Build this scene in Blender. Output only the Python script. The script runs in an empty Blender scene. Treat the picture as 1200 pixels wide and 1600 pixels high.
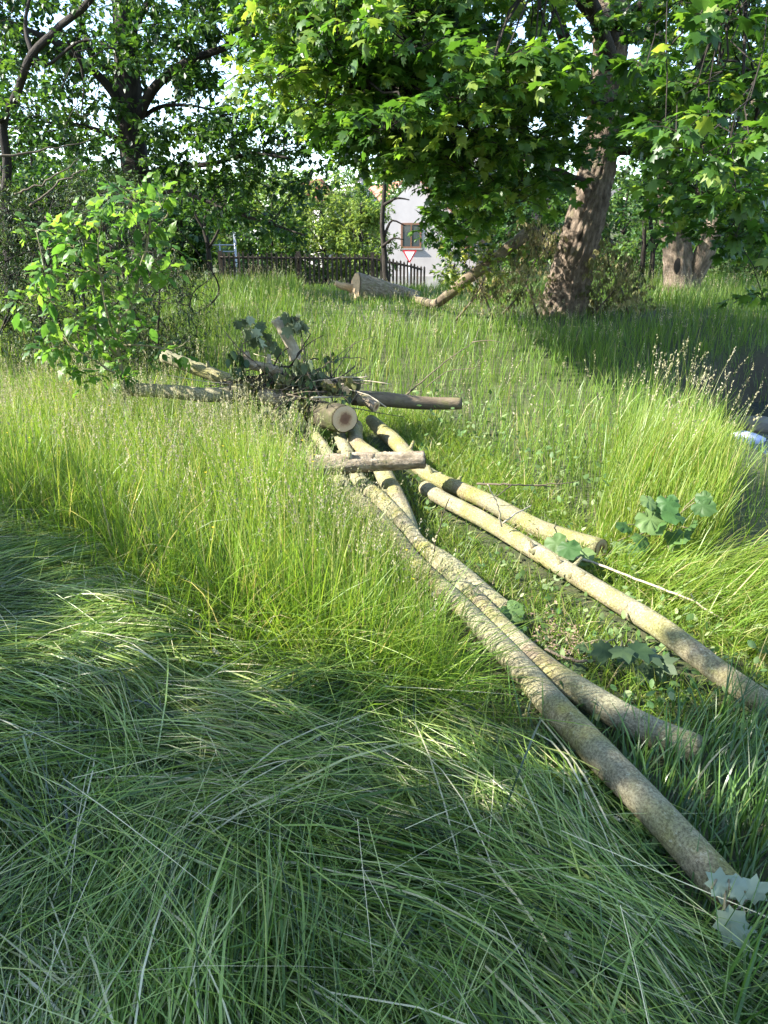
import bpy, math, random
import numpy as np
from mathutils import Matrix, Vector

rng = np.random.default_rng(7)
random.seed(7)
SC = bpy.context.scene
COL = SC.collection

# ------------------------------------------------------------------ camera, sky, sun, exposure
CAM_H, PITCH, FPX = 1.6, math.radians(19.5), 1200.0
cam_data = bpy.data.cameras.new('camera')
cam = bpy.data.objects.new('camera', cam_data)
COL.objects.link(cam)
cam.location = (0, 0, CAM_H)
cam.rotation_euler = (math.pi / 2 - PITCH, 0, 0)
cam_data.sensor_fit = 'VERTICAL'
cam_data.sensor_height = 36
cam_data.lens = 27
cam_data.clip_start = 0.05
cam_data.clip_end = 2000
SC.camera = cam

SUN_DIR = Vector((-0.99, -0.12, 0)).normalized()
SUN_EL = math.radians(38)
to_sun = Vector((SUN_DIR.x * math.cos(SUN_EL), SUN_DIR.y * math.cos(SUN_EL), math.sin(SUN_EL)))
world = bpy.data.worlds.new('World')
SC.world = world
world.use_nodes = True
wn = world.node_tree.nodes
wl = world.node_tree.links
sky = wn.new('ShaderNodeTexSky')
sky.sky_type = 'NISHITA'
sky.sun_disc = False
sky.sun_elevation = SUN_EL
sky.sun_rotation = math.atan2(SUN_DIR.x, SUN_DIR.y)
sky.altitude = 300
sky.dust_density = 0.6
wl.new(sky.outputs[0], wn['Background'].inputs[0])
wn['Background'].inputs[1].default_value = 0.135

sun_data = bpy.data.lights.new('sun', 'SUN')
sun_data.energy = 4.8
sun_data.angle = math.radians(0.5)
sun_data.color = (1.0, 0.95, 0.86)
sun = bpy.data.objects.new('sun', sun_data)
COL.objects.link(sun)
sun.rotation_euler = to_sun.to_track_quat('Z', 'Y').to_euler()
sun.location = (-20, -3, 20)

vs = SC.view_settings
vs.view_transform = 'Standard'
vs.look = 'None'
vs.gamma = 1
vs.use_curve_mapping = False
vs.exposure = 2.2
try:
    SC.render.engine = 'CYCLES'
    SC.cycles.max_bounces = 10
    SC.cycles.diffuse_bounces = 5
    SC.cycles.transmission_bounces = 6
    SC.cycles.use_denoising = True
    SC.cycles.use_adaptive_sampling = True
except Exception:
    pass

# ------------------------------------------------------------------ maths helpers
CP, SP = math.cos(PITCH), math.sin(PITCH)

def ray(px, py):
    a, b = (px - 600) / FPX, (800 - py) / FPX
    return np.array([a, CP + b * SP, -SP + b * CP])

def at(px, py, y):
    r = ray(px, py)
    t = y / r[1]
    return np.array([0, 0, CAM_H]) + r * t

def proj(P):
    P = np.asarray(P, float)
    v = P - np.array([0, 0, CAM_H])
    f = v[..., 1] * CP - v[..., 2] * SP
    u = v[..., 1] * SP + v[..., 2] * CP
    f = np.where(np.abs(f) < 1e-4, 1e-4, f)
    return 600 + FPX * v[..., 0] / f, 800 - FPX * u / f, f

def sstep(a, b, x):
    t = np.clip((x - a) / (b - a), 0, 1)
    return t * t * (3 - 2 * t)

DITCH = np.array([(5.4, -2), (4.9, 3), (4.40, 6), (4.25, 8.0), (5.3, 9.2), (8, 10.2), (14, 11), (30, 12)], float)

def dist_poly(x, y, P):
    x = np.asarray(x, float); y = np.asarray(y, float)
    d = np.full(x.shape, 1e9)
    for (ax, ay), (bx, by) in zip(P[:-1, :2], P[1:, :2]):
        vx, vy = bx - ax, by - ay
        t = np.clip(((x - ax) * vx + (y - ay) * vy) / (vx * vx + vy * vy + 1e-12), 0, 1)
        d = np.minimum(d, np.hypot(x - ax - t * vx, y - ay - t * vy))
    return d

_nz = [(rng.uniform(-1, 1, 2), rng.uniform(0, 6.28)) for _ in range(8)]

def wob(x, y, s=1.0):
    o = 0
    for k, (d, p) in enumerate(_nz):
        o = o + np.sin((x * d[0] + y * d[1]) * s * (1 + 0.5 * k) + p) / (1 + 0.4 * k)
    return o / 4

def H(x, y):
    x = np.asarray(x, float); y = np.asarray(y, float)
    h = 0.42 * sstep(7, 13.5, y) - 1.75 * sstep(18.5, 36, y)
    h = h + 0.03 * wob(x, y, 1.3) + 0.10 * wob(x, y, 0.25) * sstep(6, 20, y)
    d = dist_poly(x, y, DITCH)
    h = h - (0.85 + 0.25 * sstep(8, 10, y)) * (1 - sstep(0.6, 1.40 + 0.15 * wob(x, y, 2.0), d))
    h = h + 9 * sstep(75, 160, y) + 4 * sstep(30, 120, np.abs(x))
    return h

def ong(px, py, dz=0.0):
    r = ray(px, py)
    t = 0.3
    o = np.array([0, 0, CAM_H])
    for _ in range(4000):
        p = o + r * t
        if p[2] <= float(H(p[0], p[1])) + dz:
            return p
        t += 0.01 if t < 12 else 0.04
    return p

def in_poly(px, py, poly):
    c = np.zeros(px.shape, bool)
    n = len(poly)
    for i in range(n):
        x1, y1 = poly[i]; x2, y2 = poly[(i + 1) % n]
        m = ((y1 > py) != (y2 > py)) & (px < (x2 - x1) * (py - y1) / (y2 - y1 + 1e-9) + x1)
        c ^= m
    return c

def norm(v):
    return v / np.maximum(np.linalg.norm(v, axis=-1, keepdims=True), 1e-9)

def smooth_path(pts, n):
    P = np.asarray(pts, float)
    if len(P) == 2:
        t = np.linspace(0, 1, n)[:, None]
        return P[0] * (1 - t) + P[1] * t
    E = np.vstack([2 * P[0] - P[1], P, 2 * P[-1] - P[-2]])
    seg = np.linalg.norm(np.diff(P, axis=0), axis=1)
    cum = np.concatenate([[0], np.cumsum(seg)])
    out = []
    for s in np.linspace(0, cum[-1], n):
        i = min(np.searchsorted(cum, s, side='right') - 1, len(P) - 2)
        t = (s - cum[i]) / max(seg[i], 1e-9)
        p0, p1, p2, p3 = E[i], E[i + 1], E[i + 2], E[i + 3]
        out.append(0.5 * (2 * p1 + (p2 - p0) * t + (2 * p0 - 5 * p1 + 4 * p2 - p3) * t * t + (3 * p1 - p0 - 3 * p2 + p3) * t ** 3))
    return np.array(out)

# ------------------------------------------------------------------ mesh helpers
class Geo:
    """Collects triangles with a random value per vertex and a bark coordinate."""
    def __init__(s):
        s.V, s.T, s.R, s.B, s.n = [], [], [], [], 0

    def add(s, V, T, R=0.5, B=None):
        V = np.asarray(V, np.float32).reshape(-1, 3)
        T = np.asarray(T, np.int64).reshape(-1, 3)
        s.V.append(V); s.T.append(T + s.n)
        s.R.append(np.broadcast_to(np.asarray(R, np.float32), (len(V),)))
        s.B.append(V if B is None else np.asarray(B, np.float32))
        s.n += len(V)
        return s

    def get(s):
        return np.concatenate(s.V), np.concatenate(s.T), np.concatenate(s.R), np.concatenate(s.B)

def make_mesh(name, V, T, R=None, B=None, smooth=True):
    me = bpy.data.meshes.new(name)
    me.vertices.add(len(V))
    me.vertices.foreach_set('co', np.ascontiguousarray(V, np.float32).ravel())
    me.loops.add(len(T) * 3)
    me.loops.foreach_set('vertex_index', np.ascontiguousarray(T, np.int32).ravel())
    me.polygons.add(len(T))
    me.polygons.foreach_set('loop_start', np.arange(0, len(T) * 3, 3, dtype=np.int32))
    me.update(calc_edges=True)
    me.polygons.foreach_set('use_smooth', np.full(len(T), smooth))
    if R is not None:
        a = me.attributes.new('rnd', 'FLOAT', 'POINT')
        a.data.foreach_set('value', np.ascontiguousarray(R, np.float32))
    if B is not None:
        a = me.attributes.new('bark', 'FLOAT_VECTOR', 'POINT')
        a.data.foreach_set('vector', np.ascontiguousarray(B, np.float32).ravel())
    return me

def link(name, geo, mat, parent=None, origin=None, smooth=True, kind=None):
    V, T, R, B = geo.get() if isinstance(geo, Geo) else geo
    if parent is not None:
        origin = wpos(parent)
    elif origin is None:
        origin = np.array([V[:, 0].mean(), V[:, 1].mean(), V[:, 2].min()])
    origin = np.asarray(origin, np.float32)
    me = make_mesh(name, V - origin, T, R, B, smooth)
    me.materials.append(mat)
    o = bpy.data.objects.new(name, me)
    COL.objects.link(o)
    if parent is not None:
        o.parent = parent
    else:
        o.location = origin.tolist()
    if kind:
        o['kind'] = kind
    return o

def wpos(o):
    p = np.zeros(3)
    while o is not None:
        p += np.array(o.location[:])
        o = o.parent
    return p

def tag(o, label=None, cat=None, group=None, kind=None):
    if label: o['label'] = label
    if cat: o['category'] = cat
    if group: o['group'] = group
    if kind: o['kind'] = kind
    return o

def thing(name, loc, label, cat, group=None):
    o = bpy.data.objects.new(name, None)
    o.empty_display_size = 0.2
    COL.objects.link(o)
    o.location = [float(v) for v in loc]
    return tag(o, label, cat, group)

def tube(path, rad, n=8, rough=0.0, ridge=0.0, cap=True, seed=0, R=0.5):
    P = np.asarray(path, float)
    K = len(P)
    rad = np.broadcast_to(np.asarray(rad, float), (K,))
    Tn = norm(np.gradient(P, axis=0))
    ref = np.array([0, 0, 1.0]) if abs(Tn[0][2]) < 0.9 else np.array([1.0, 0, 0])
    N = np.zeros_like(P)
    v = norm(np.cross(Tn[0], ref))
    for i in range(K):
        v = norm(v - Tn[i] * np.dot(v, Tn[i]))
        N[i] = v
    Bn = np.cross(Tn, N)
    th = np.linspace(0, 2 * math.pi, n, endpoint=False)
    s = np.concatenate([[0], np.cumsum(np.linalg.norm(np.diff(P, axis=0), axis=1))])
    rr = np.repeat(rad[:, None], n, 1)
    if rough or ridge:
        g = np.random.default_rng(seed + 11)
        A = np.zeros((K, n))
        for k in range(1, 5):
            A += g.uniform(-1, 1) * np.sin(k * th[None] + s[:, None] * g.uniform(.5, 4) / max(rad.max() * 4, .05) * .3 + g.uniform(0, 6)) / k
        rr = rr * (1 + rough * A)
        if ridge:
            m = max(7, n // 5)
            w = np.sin(m * th[None] + 1.6 * np.sin(s[:, None] * 2.3 + 2 * th[None]) + g.uniform(0, 6))
            w2 = np.sin(2 * m * th[None] + 2.2 * np.sin(s[:, None] * 5.1 + th[None] * 3))
            rr = rr * (1 + ridge * (np.abs(w) - .5) + ridge * .4 * w2 + ridge * .35 * g.normal(0, 1, (K, n)))
    V = P[:, None] + rr[..., None] * (N[:, None] * np.cos(th)[None, :, None] + Bn[:, None] * np.sin(th)[None, :, None])
    i = np.arange(K - 1)[:, None] * n; j = np.arange(n)[None]; j2 = (j + 1) % n
    a, b, c, d = i + j, i + j2, i + n + j2, i + n + j
    T = np.concatenate([np.stack([a, b, c], -1).reshape(-1, 3), np.stack([a, c, d], -1).reshape(-1, 3)])
    Bc = np.stack(np.broadcast_arrays(np.cos(th)[None] * rad[:, None], np.sin(th)[None] * rad[:, None], s[:, None] + 3.1 * seed), -1)
    V = V.reshape(-1, 3); Bc = Bc.reshape(-1, 3)
    if cap:
        c0, c1 = len(V), len(V) + 1
        V = np.vstack([V, P[0], P[-1]]); Bc = np.vstack([Bc, [0, 0, s[0]], [0, 0, s[-1]]])
        jj = np.arange(n); j2 = (jj + 1) % n
        T = np.vstack([T, np.stack([j2, jj, np.full(n, c0)], -1), np.stack([(K - 1) * n + jj, (K - 1) * n + j2, np.full(n, c1)], -1)])
    return V, T, np.full(len(V), R), Bc

def disc(c, nrm, r, n=20, seed=0, dome=0.1):
    nrm = norm(np.asarray(nrm, float)); ref = np.array([0, 0, 1.0]) if abs(nrm[2]) < .9 else np.array([1.0, 0, 0])
    u = norm(np.cross(nrm, ref)); v = np.cross(nrm, u)
    g = np.random.default_rng(seed)
    th = np.linspace(0, 2 * math.pi, n, endpoint=False)
    V, T, B = [np.asarray(c, float)], [], [[0, 0, 0]]
    for k, f in enumerate((.5, 1.0)):
        rr = r * f * (1 + .04 * np.sin(2 * th + seed) + .02 * g.normal(0, 1, n))
        for a, q in zip(th, rr):
            V.append(c + q * (u * math.cos(a) + v * math.sin(a)) - nrm * dome * r * f * f)
            B.append([math.cos(a) * f, math.sin(a) * f, 0])
    for j in range(n):
        j2 = (j + 1) % n
        T.append((0, 1 + j, 1 + j2))
        T += [(1 + j, 1 + n + j, 1 + n + j2), (1 + j, 1 + n + j2, 1 + j2)]
    return np.array(V), np.array(T), np.full(len(V), .5), np.array(B)

def box(c, s, rz=0.0, tilt=0.0):
    x, y, z = np.asarray(s, float) / 2
    V = np.array([(a * x, b * y, d * z) for a in (-1, 1) for b in (-1, 1) for d in (-1, 1)])
    if tilt:
        V = V @ np.array([[math.cos(tilt), 0, -math.sin(tilt)], [0, 1, 0], [math.sin(tilt), 0, math.cos(tilt)]])
    if rz:
        cz, sz = math.cos(rz), math.sin(rz)
        V = V @ np.array([[cz, sz, 0], [-sz, cz, 0], [0, 0, 1]])
    Q = [(0, 1, 3, 2), (4, 6, 7, 5), (0, 4, 5, 1), (2, 3, 7, 6), (0, 2, 6, 4), (1, 5, 7, 3)]
    VV, TT = [], []
    for q in Q:
        k = len(VV)
        VV += [V[i] for i in q]
        TT += [(k, k + 1, k + 2), (k, k + 2, k + 3)]
    VV = np.array(VV) + np.asarray(c, float)
    return VV, np.array(TT), np.full(len(VV), .5), VV.copy()

def G(*parts):
    g = Geo()
    for p in parts:
        g.add(*p)
    return g

def ribbons(P, width, side, R, prof=None, fold=0.0):
    """P (N,S+1,3) midlines, width (N,), side (N,3): tapered grass blades."""
    N, K = P.shape[:2]
    if prof is None:
        t = np.linspace(0, 1, K)
        prof = np.clip(0.75 + 0.5 * t, 0, 1) * (1 - t ** 3.0) ** 0.8
    Tn = np.gradient(P, axis=1)
    sd = side[:, None, :] - Tn * (np.sum(side[:, None] * Tn, -1, keepdims=True) / np.maximum(np.sum(Tn * Tn, -1, keepdims=True), 1e-9))
    sd = norm(sd)
    w = width[:, None, None] * 0.5 * prof[None, :, None]
    L = P - sd * w; Rr = P + sd * w
    V = np.concatenate([np.stack([L[:, :-1], Rr[:, :-1]], 2).reshape(N, -1, 3), P[:, -1:]], 1)
    M = 2 * (K - 1) + 1
    tri = []
    for k in range(K - 2):
        a = 2 * k
        tri += [(a, a + 1, a + 3), (a, a + 3, a + 2)]
    a = 2 * (K - 2)
    tri.append((a, a + 1, a + 2))
    T = (np.array(tri)[None] + (np.arange(N) * M)[:, None, None]).reshape(-1, 3)
    return V.reshape(-1, 3), T, np.repeat(R, M)

def leaves_geo(tmpl, pos, d, nrm, size, R):
    tv, tt = tmpl
    y = norm(d)
    x = norm(np.cross(y, nrm))
    z = np.cross(x, y)
    V = pos[:, None] + size[:, None, None] * (tv[None, :, 0:1] * x[:, None] + tv[None, :, 1:2] * y[:, None] + tv[None, :, 2:3] * z[:, None])
    T = (tt[None] + (np.arange(len(pos)) * len(tv))[:, None, None]).reshape(-1, 3)
    return V.reshape(-1, 3), T, np.repeat(R, len(tv))

def fan_leaf(right, cy, droop):
    pts = [(x, y) for x, y in right] + [(-x, y) for x, y in reversed(right[1:-1])]
    V = [(0, cy, 0.0)] + [(x, y, -droop * (abs(x) ** 1.5 + 0.6 * max(0, y - cy) ** 2) + 0.10 * abs(x)) for x, y in pts]
    n = len(pts)
    return np.array(V, float), np.array([(0, 1 + i, 1 + (i + 1) % n) for i in range(n)])

MAPLE = fan_leaf([(0, 0.0), (.20, -.12), (.27, .06), (.56, .16), (.40, .34), (.58, .70), (.24, .62), (.17, .80), (0, 1.05)], .28, .45)
CURLED = fan_leaf([(0, 0.0), (.18, -.10), (.22, .06), (.46, .14), (.34, .34), (.46, .64), (.20, .60), (.14, .82), (0, 1.1)], .28, 1.3)
MAPLE_LOW = fan_leaf([(0, 0), (.34, -.04), (.54, .26), (.30, .36), (.46, .68), (.17, .60), (0, 1.0)], .28, .45)
OVAL = fan_leaf([(0, 0), (.20, .16), (.29, .42), (.22, .70), (0, 1.0)], .42, .5)
def broad_leaf(right, cy, droop):
    pts = [(x, y) for x, y in right] + [(-x, y) for x, y in reversed(right[1:-1])]
    f = lambda x, y: -droop * (abs(x) ** 1.6 + .7 * max(0, y - cy) ** 2) + .16 * abs(x)
    V = [(0, cy, 0.0)] + [(x * .55, cy + (y - cy) * .55, f(x * .55, cy + (y - cy) * .55) + .02 * (-1) ** i) for i, (x, y) in enumerate(pts)] + [(x, y, f(x, y) + .05 * math.sin(2.6 * i)) for i, (x, y) in enumerate(pts)]
    n = len(pts); T = []
    for i in range(n):
        j = (i + 1) % n
        T += [(0, 1 + i, 1 + j), (1 + i, 1 + n + i, 1 + n + j), (1 + i, 1 + n + j, 1 + j)]
    return np.array(V, float), np.array(T)
HEART = broad_leaf([(0, .08), (.16, -.07), (.33, -.02), (.40, .14), (.50, .22), (.44, .38), (.50, .52), (.36, .64), (.33, .80), (.14, .86), (0, 1.0)], .35, .55)
POINTED = broad_leaf([(0, 0), (.13, .10), (.24, .28), (.27, .45), (.21, .66), (.10, .85), (0, 1.0)], .42, .7)
NARROW = (np.array([(0, 0, 0), (.17, .45, .05), (0, 1, -.12), (-.17, .45, .05)], float), np.array([(0, 1, 2), (0, 2, 3)]))
DIAM = (np.array([(0, 0, 0), (.36, .45, .10), (0, 1, -.10), (-.36, .45, .10)], float), np.array([(0, 1, 2), (0, 2, 3)]))

# ------------------------------------------------------------------ materials
def new_mat(name):
    m = bpy.data.materials.new(name)
    m.use_nodes = True
    nt = m.node_tree
    return m, nt, nt.nodes['Principled BSDF'], nt.nodes['Material Output']

def ramp(nt, stops, fac):
    r = nt.nodes.new('ShaderNodeValToRGB')
    e = r.color_ramp.elements
    while len(e) < len(stops):
        e.new(0.5)
    for q, (p, c) in zip(e, stops):
        q.position = p; q.color = (*c, 1)
    nt.links.new(fac, r.inputs[0])
    return r.outputs[0]

def attr(nt, name, out='Fac'):
    a = nt.nodes.new('ShaderNodeAttribute')
    a.attribute_name = name
    return a.outputs[out]

def noise(nt, scale, vec=None, detail=4, rough=.55):
    n = nt.nodes.new('ShaderNodeTexNoise')
    n.inputs['Scale'].default_value = scale
    n.inputs['Detail'].default_value = detail
    n.inputs['Roughness'].default_value = rough
    if vec is not None:
        nt.links.new(vec, n.inputs['Vector'])
    return n.outputs['Fac']

def mapping(nt, vec, scale):
    m = nt.nodes.new('ShaderNodeMapping')
    m.inputs['Scale'].default_value = scale
    nt.links.new(vec, m.inputs['Vector'])
    return m.outputs[0]

def mixc(nt, fac, a, b, mode='MIX'):
    m = nt.nodes.new('ShaderNodeMix')
    m.data_type = 'RGBA'; m.blend_type = mode
    for v, i in ((fac, 0), (a, 6), (b, 7)):
        if hasattr(v, 'links') or hasattr(v, 'is_linked'):
            nt.links.new(v, m.inputs[i])
        else:
            m.inputs[i].default_value = v if i == 0 else (*v, 1)
    return m.outputs[2]

def bump(nt, bsdf, h, strength, dist=0.01):
    b = nt.nodes.new('ShaderNodeBump')
    b.inputs['Strength'].default_value = strength
    b.inputs['Distance'].default_value = dist
    nt.links.new(h, b.inputs['Height'])
    nt.links.new(b.outputs[0], bsdf.inputs['Normal'])

def leaf_mat(name, stops, trans=0.4, rough=.42, spec=.5, tgain=1.6, warm=(1.05, 1.0, .55)):
    """Two-sided plant tissue: part reflected, part let through (a leaf glows when lit from behind)."""
    m, nt, b, out = new_mat(name)
    c = ramp(nt, stops, attr(nt, 'rnd'))
    geo = nt.nodes.new('ShaderNodeNewGeometry')
    v = noise(nt, 2.3, geo.outputs['Position'], 2)
    hs = nt.nodes.new('ShaderNodeHueSaturation')
    mp = nt.nodes.new('ShaderNodeMapRange')
    mp.inputs[1].default_value = .3; mp.inputs[2].default_value = .7
    mp.inputs[3].default_value = .78; mp.inputs[4].default_value = 1.22
    nt.links.new(v, mp.inputs[0]); nt.links.new(mp.outputs[0], hs.inputs['Value']); nt.links.new(c, hs.inputs['Color'])
    c = hs.outputs[0]
    nt.links.new(c, b.inputs['Base Color'])
    b.inputs['Roughness'].default_value = rough
    b.inputs['Specular IOR Level'].default_value = spec
    t = nt.nodes.new('ShaderNodeBsdfTranslucent')
    tc = mixc(nt, 1.0, c, tuple(tgain * w for w in warm), 'MULTIPLY')
    nt.links.new(tc, t.inputs['Color'])
    mx = nt.nodes.new('ShaderNodeMixShader')
    mx.inputs[0].default_value = trans
    nt.links.new(b.outputs[0], mx.inputs[1]); nt.links.new(t.outputs[0], mx.inputs[2])
    nt.links.new(mx.outputs[0], out.inputs['Surface'])
    return m

def bark_mat(name, cols, moss=None, moss_amt=.5, stretch=.25, scale=22, bump_s=.5, bump_d=.01, patches=None, spots=0.0, rings=False):
    m, nt, b, out = new_mat(name)
    vec = attr(nt, 'bark', 'Vector')
    ms = mapping(nt, vec, (1, 1, stretch))
    n1 = noise(nt, scale, ms, 6, .65)
    c = ramp(nt, [(.28, cols[0]), (.5, cols[1]), (.72, cols[2])], n1)
    if patches:
        n4 = noise(nt, 3.2, vec, 5, .6)
        f = ramp(nt, [(.46, (0, 0, 0)), (.60, (1, 1, 1))], n4)
        c = mixc(nt, f, c, patches)
    if moss:
        n2 = noise(nt, 5.0, vec, 6, .7)
        f = ramp(nt, [(.62 - moss_amt * .35, (0, 0, 0)), (.72 - moss_amt * .2, (1, 1, 1))], n2)
        c = mixc(nt, f, c, moss)
    if rings:
        n5 = noise(nt, 30, mapping(nt, vec, (.5, .5, 3.0)), 6, .75)
        f = ramp(nt, [(.32, (.30, .27, .24)), (.45, (1, 1, 1)), (.62, (1, 1, 1)), (.74, (1.25, 1.22, 1.15))], n5)
        c = mixc(nt, .85, c, f, 'MULTIPLY')
        n6 = noise(nt, 60, vec, 3, .7)
        f = ramp(nt, [(.60, (0, 0, 0)), (.70, (.55, .55, .55))], n6)
        c = mixc(nt, f, c, (.36, .37, .30))
        n7 = noise(nt, 1.3, vec, 5, .65)
        f = ramp(nt, [(.44, (0, 0, 0)), (.58, (.85, .85, .85))], n7)
        c = mixc(nt, f, c, (.215, .205, .13))
        n8 = noise(nt, 120, vec, 2, .8)
        f = ramp(nt, [(.40, (.5, .48, .45)), (.52, (1, 1, 1)), (.66, (1.3, 1.3, 1.25))], n8)
        c = mixc(nt, .8, c, f, 'MULTIPLY')
    if spots:
        vo = nt.nodes.new('ShaderNodeTexVoronoi')
        vo.inputs['Scale'].default_value = 34
        nt.links.new(vec, vo.inputs['Vector'])
        f = ramp(nt, [(.0, (spots,) * 3), (.12, (spots,) * 3), (.2, (0, 0, 0))], vo.outputs['Distance'])
        c = mixc(nt, f, c, (.05, .04, .03))
    nt.links.new(c, b.inputs['Base Color'])
    b.inputs['Roughness'].default_value = .85
    b.inputs['Specular IOR Level'].default_value = .25
    n3 = noise(nt, scale * 2.2, ms, 8, .7)
    bump(nt, b, n3, bump_s, bump_d)
    return m

def plain(name, col, rough=.7, var=.15, scale=8.0, metal=0.0, bs=0.0):
    m, nt, b, out = new_mat(name)
    tc = nt.nodes.new('ShaderNodeTexCoord')
    n = noise(nt, scale, tc.outputs['Object'], 5)
    c = ramp(nt, [(.3, tuple(v * (1 - var) for v in col)), (.7, tuple(min(1, v * (1 + var)) for v in col))], n)
    nt.links.new(c, b.inputs['Base Color'])
    b.inputs['Roughness'].default_value = rough
    b.inputs['Metallic'].default_value = metal
    if bs:
        bump(nt, b, n, bs, .02)
    return m

M = {}
M['tall'] = leaf_mat('tall_grass', [(0, (.055, .110, .014)), (.35, (.104, .192, .020)), (.7, (.165, .245, .032)), (.93, (.25, .27, .075)), (1, (.40, .34, .18))], .45, .42, .4, 1.55)
M['flat'] = leaf_mat('flattened_grass', [(0, (.012, .030, .004)), (.25, (.050, .105, .013)), (.55, (.145, .24, .036)), (.80, (.27, .35, .085)), (.93, (.40, .42, .18)), (1, (.55, .51, .32))], .27, .36, .45, 1.35)  # wide ramp: dark gaps and bright strands are put into the colour
M['lush'] = leaf_mat('lush_grass', [(0, (.020, .060, .010)), (.4, (.055, .125, .020)), (.75, (.110, .20, .036)), (.95, (.22, .27, .08)), (1, (.38, .35, .2))], .32, .34, .6, 1.4)
M['meadow'] = leaf_mat('meadow_grass', [(0, (.055, .120, .018)), (.4, (.095, .180, .025)), (.75, (.145, .220, .036)), (.95, (.21, .25, .075)), (1, (.36, .31, .16))], .42, .44, .4, 1.55)
M['seed'] = leaf_mat('seed_heads', [(0, (.20, .19, .10)), (.6, (.33, .30, .17)), (1, (.45, .40, .28))], .35, .6, .3, 1.1, (1, 1, .8))
M['silver'] = leaf_mat('silvery_heads', [(0, (.28, .30, .20)), (.6, (.42, .42, .31)), (1, (.56, .53, .42))], .25, .7, .15, 1.0, (1, 1, .9))
M['maple'] = leaf_mat('maple_leaf', [(0, (.022, .062, .010)), (.5, (.048, .115, .015)), (.85, (.092, .175, .022)), (1, (.16, .22, .04))], .45, .42, .45, 2.0)
M['oak'] = leaf_mat('dark_tree_leaf', [(0, (.014, .042, .009)), (.5, (.028, .072, .012)), (1, (.075, .145, .022))], .40, .45, .4, 1.8)
M['sapling'] = leaf_mat('sapling_leaf', [(0, (.035, .095, .020)), (.5, (.060, .140, .026)), (1, (.125, .22, .040))], .48, .45, .35, 2.0)
M['brush'] = leaf_mat('thicket_leaf', [(0, (.018, .042, .013)), (.5, (.034, .068, .020)), (1, (.085, .12, .042))], .30, .5, .4, 1.4)
M['wilt'] = leaf_mat('wilted_leaf', [(0, (.065, .075, .028)), (.5, (.14, .15, .055)), (.8, (.23, .225, .10)), (1, (.31, .25, .14))], .40, .6, .3, 1.5, (1.05, .95, .6))
M['fresh'] = leaf_mat('pale_fresh_leaf', [(0, (.08, .14, .025)), (.5, (.15, .21, .035)), (1, (.25, .27, .06))], .45, .45, .4, 1.5)
M['grey_leaf'] = leaf_mat('dry_grey_leaf', [(0, (.07, .095, .05)), (.5, (.14, .17, .095)), (1, (.30, .33, .22))], .30, .85, .05, 1.1, (1, 1, .85))
M['pale_leaf'] = leaf_mat('pale_leaf_underside', [(0, (.13, .165, .10)), (.5, (.20, .245, .165)), (1, (.30, .34, .25))], .2, .8, .05, 1.1, (1, 1, .85))
M['litter'] = plain('brown_bark_litter', (.20, .14, .09), .9, .5, 40)
M['cluster'] = leaf_mat('wilting_dark_leaf', [(0, (.022, .050, .018)), (.5, (.05, .085, .032)), (1, (.13, .16, .08))], .3, .55, .3, 1.4)
M['weed'] = leaf_mat('weed_leaf', [(0, (.04, .10, .025)), (.5, (.10, .17, .05)), (1, (.24, .29, .13))], .35, .55, .3, 1.5)
M['hedge'] = leaf_mat('sunlit_hedge_leaf', [(0, (.06, .12, .025)), (.5, (.11, .18, .035)), (1, (.19, .25, .055))], .42, .5, .3, 1.7)  # brighter leaf colour; sunlight on the bushes is painted in
M['far'] = leaf_mat('far_leaf', [(0, (.035, .085, .020)), (.5, (.065, .130, .028)), (1, (.12, .18, .04))], .38, .5, .3, 1.6)
M['pole'] = bark_mat('smooth_pole_bark', [(.18, .145, .085), (.33, .275, .17), (.46, .41, .28)], (.215, .20, .062), .62, .35, 26, .9, .012, (.165, .13, .085), .0, True)
M['pole_moss'] = bark_mat('mossy_pole_bark', [(.14, .108, .06), (.25, .195, .11), (.35, .285, .18)], (.20, .19, .055), .75, .35, 24, .9, .012, (.17, .125, .075), .0, True)
M['pole_brown'] = bark_mat('brown_pole_bark', [(.09, .07, .045), (.17, .13, .085), (.26, .21, .14)], (.14, .13, .05), .3, .35, 26, .6, .01, (.12, .09, .06), .0)
M['rough'] = bark_mat('rough_log_bark', [(.10, .075, .045), (.24, .19, .13), (.42, .35, .26)], (.20, .19, .08), .3, .45, 26, 1.0, .02)
M['dark_log'] = bark_mat('dark_mossy_bark', [(.022, .019, .012), (.052, .044, .026), (.11, .09, .055)], (.055, .062, .018), .4, .4, 20, .8, .015)
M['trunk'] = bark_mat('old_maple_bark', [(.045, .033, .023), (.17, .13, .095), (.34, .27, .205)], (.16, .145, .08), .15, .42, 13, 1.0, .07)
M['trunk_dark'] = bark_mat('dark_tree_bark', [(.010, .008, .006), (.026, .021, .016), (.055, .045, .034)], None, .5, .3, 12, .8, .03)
M['twig'] = bark_mat('twig_bark', [(.05, .04, .028), (.10, .08, .055), (.17, .14, .10)], None, .5, .5, 40, .3, .003)
M['stick'] = bark_mat('dry_stick', [(.20, .17, .12), (.33, .28, .2), (.45, .4, .3)], None, .5, .5, 40, .3, .003)
M['green_stem'] = bark_mat('sapling_stem', [(.09, .08, .045), (.16, .14, .08), (.23, .20, .13)], (.12, .13, .05), .4, .5, 40, .3, .003)
M['picket'] = bark_mat('dark_picket_wood', [(.022, .018, .014), (.045, .036, .028), (.08, .066, .05)], None, .5, .1, 60, .3, .003)
M['picket_pale'] = bark_mat('weathered_picket_wood', [(.12, .11, .09), (.20, .18, .15), (.28, .26, .22)], None, .5, .1, 60, .3, .003)
M['white'] = plain('white_enamel', (.78, .78, .76), .35, .04)
M['red'] = plain('red_enamel', (.55, .03, .045), .35, .06)
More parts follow.
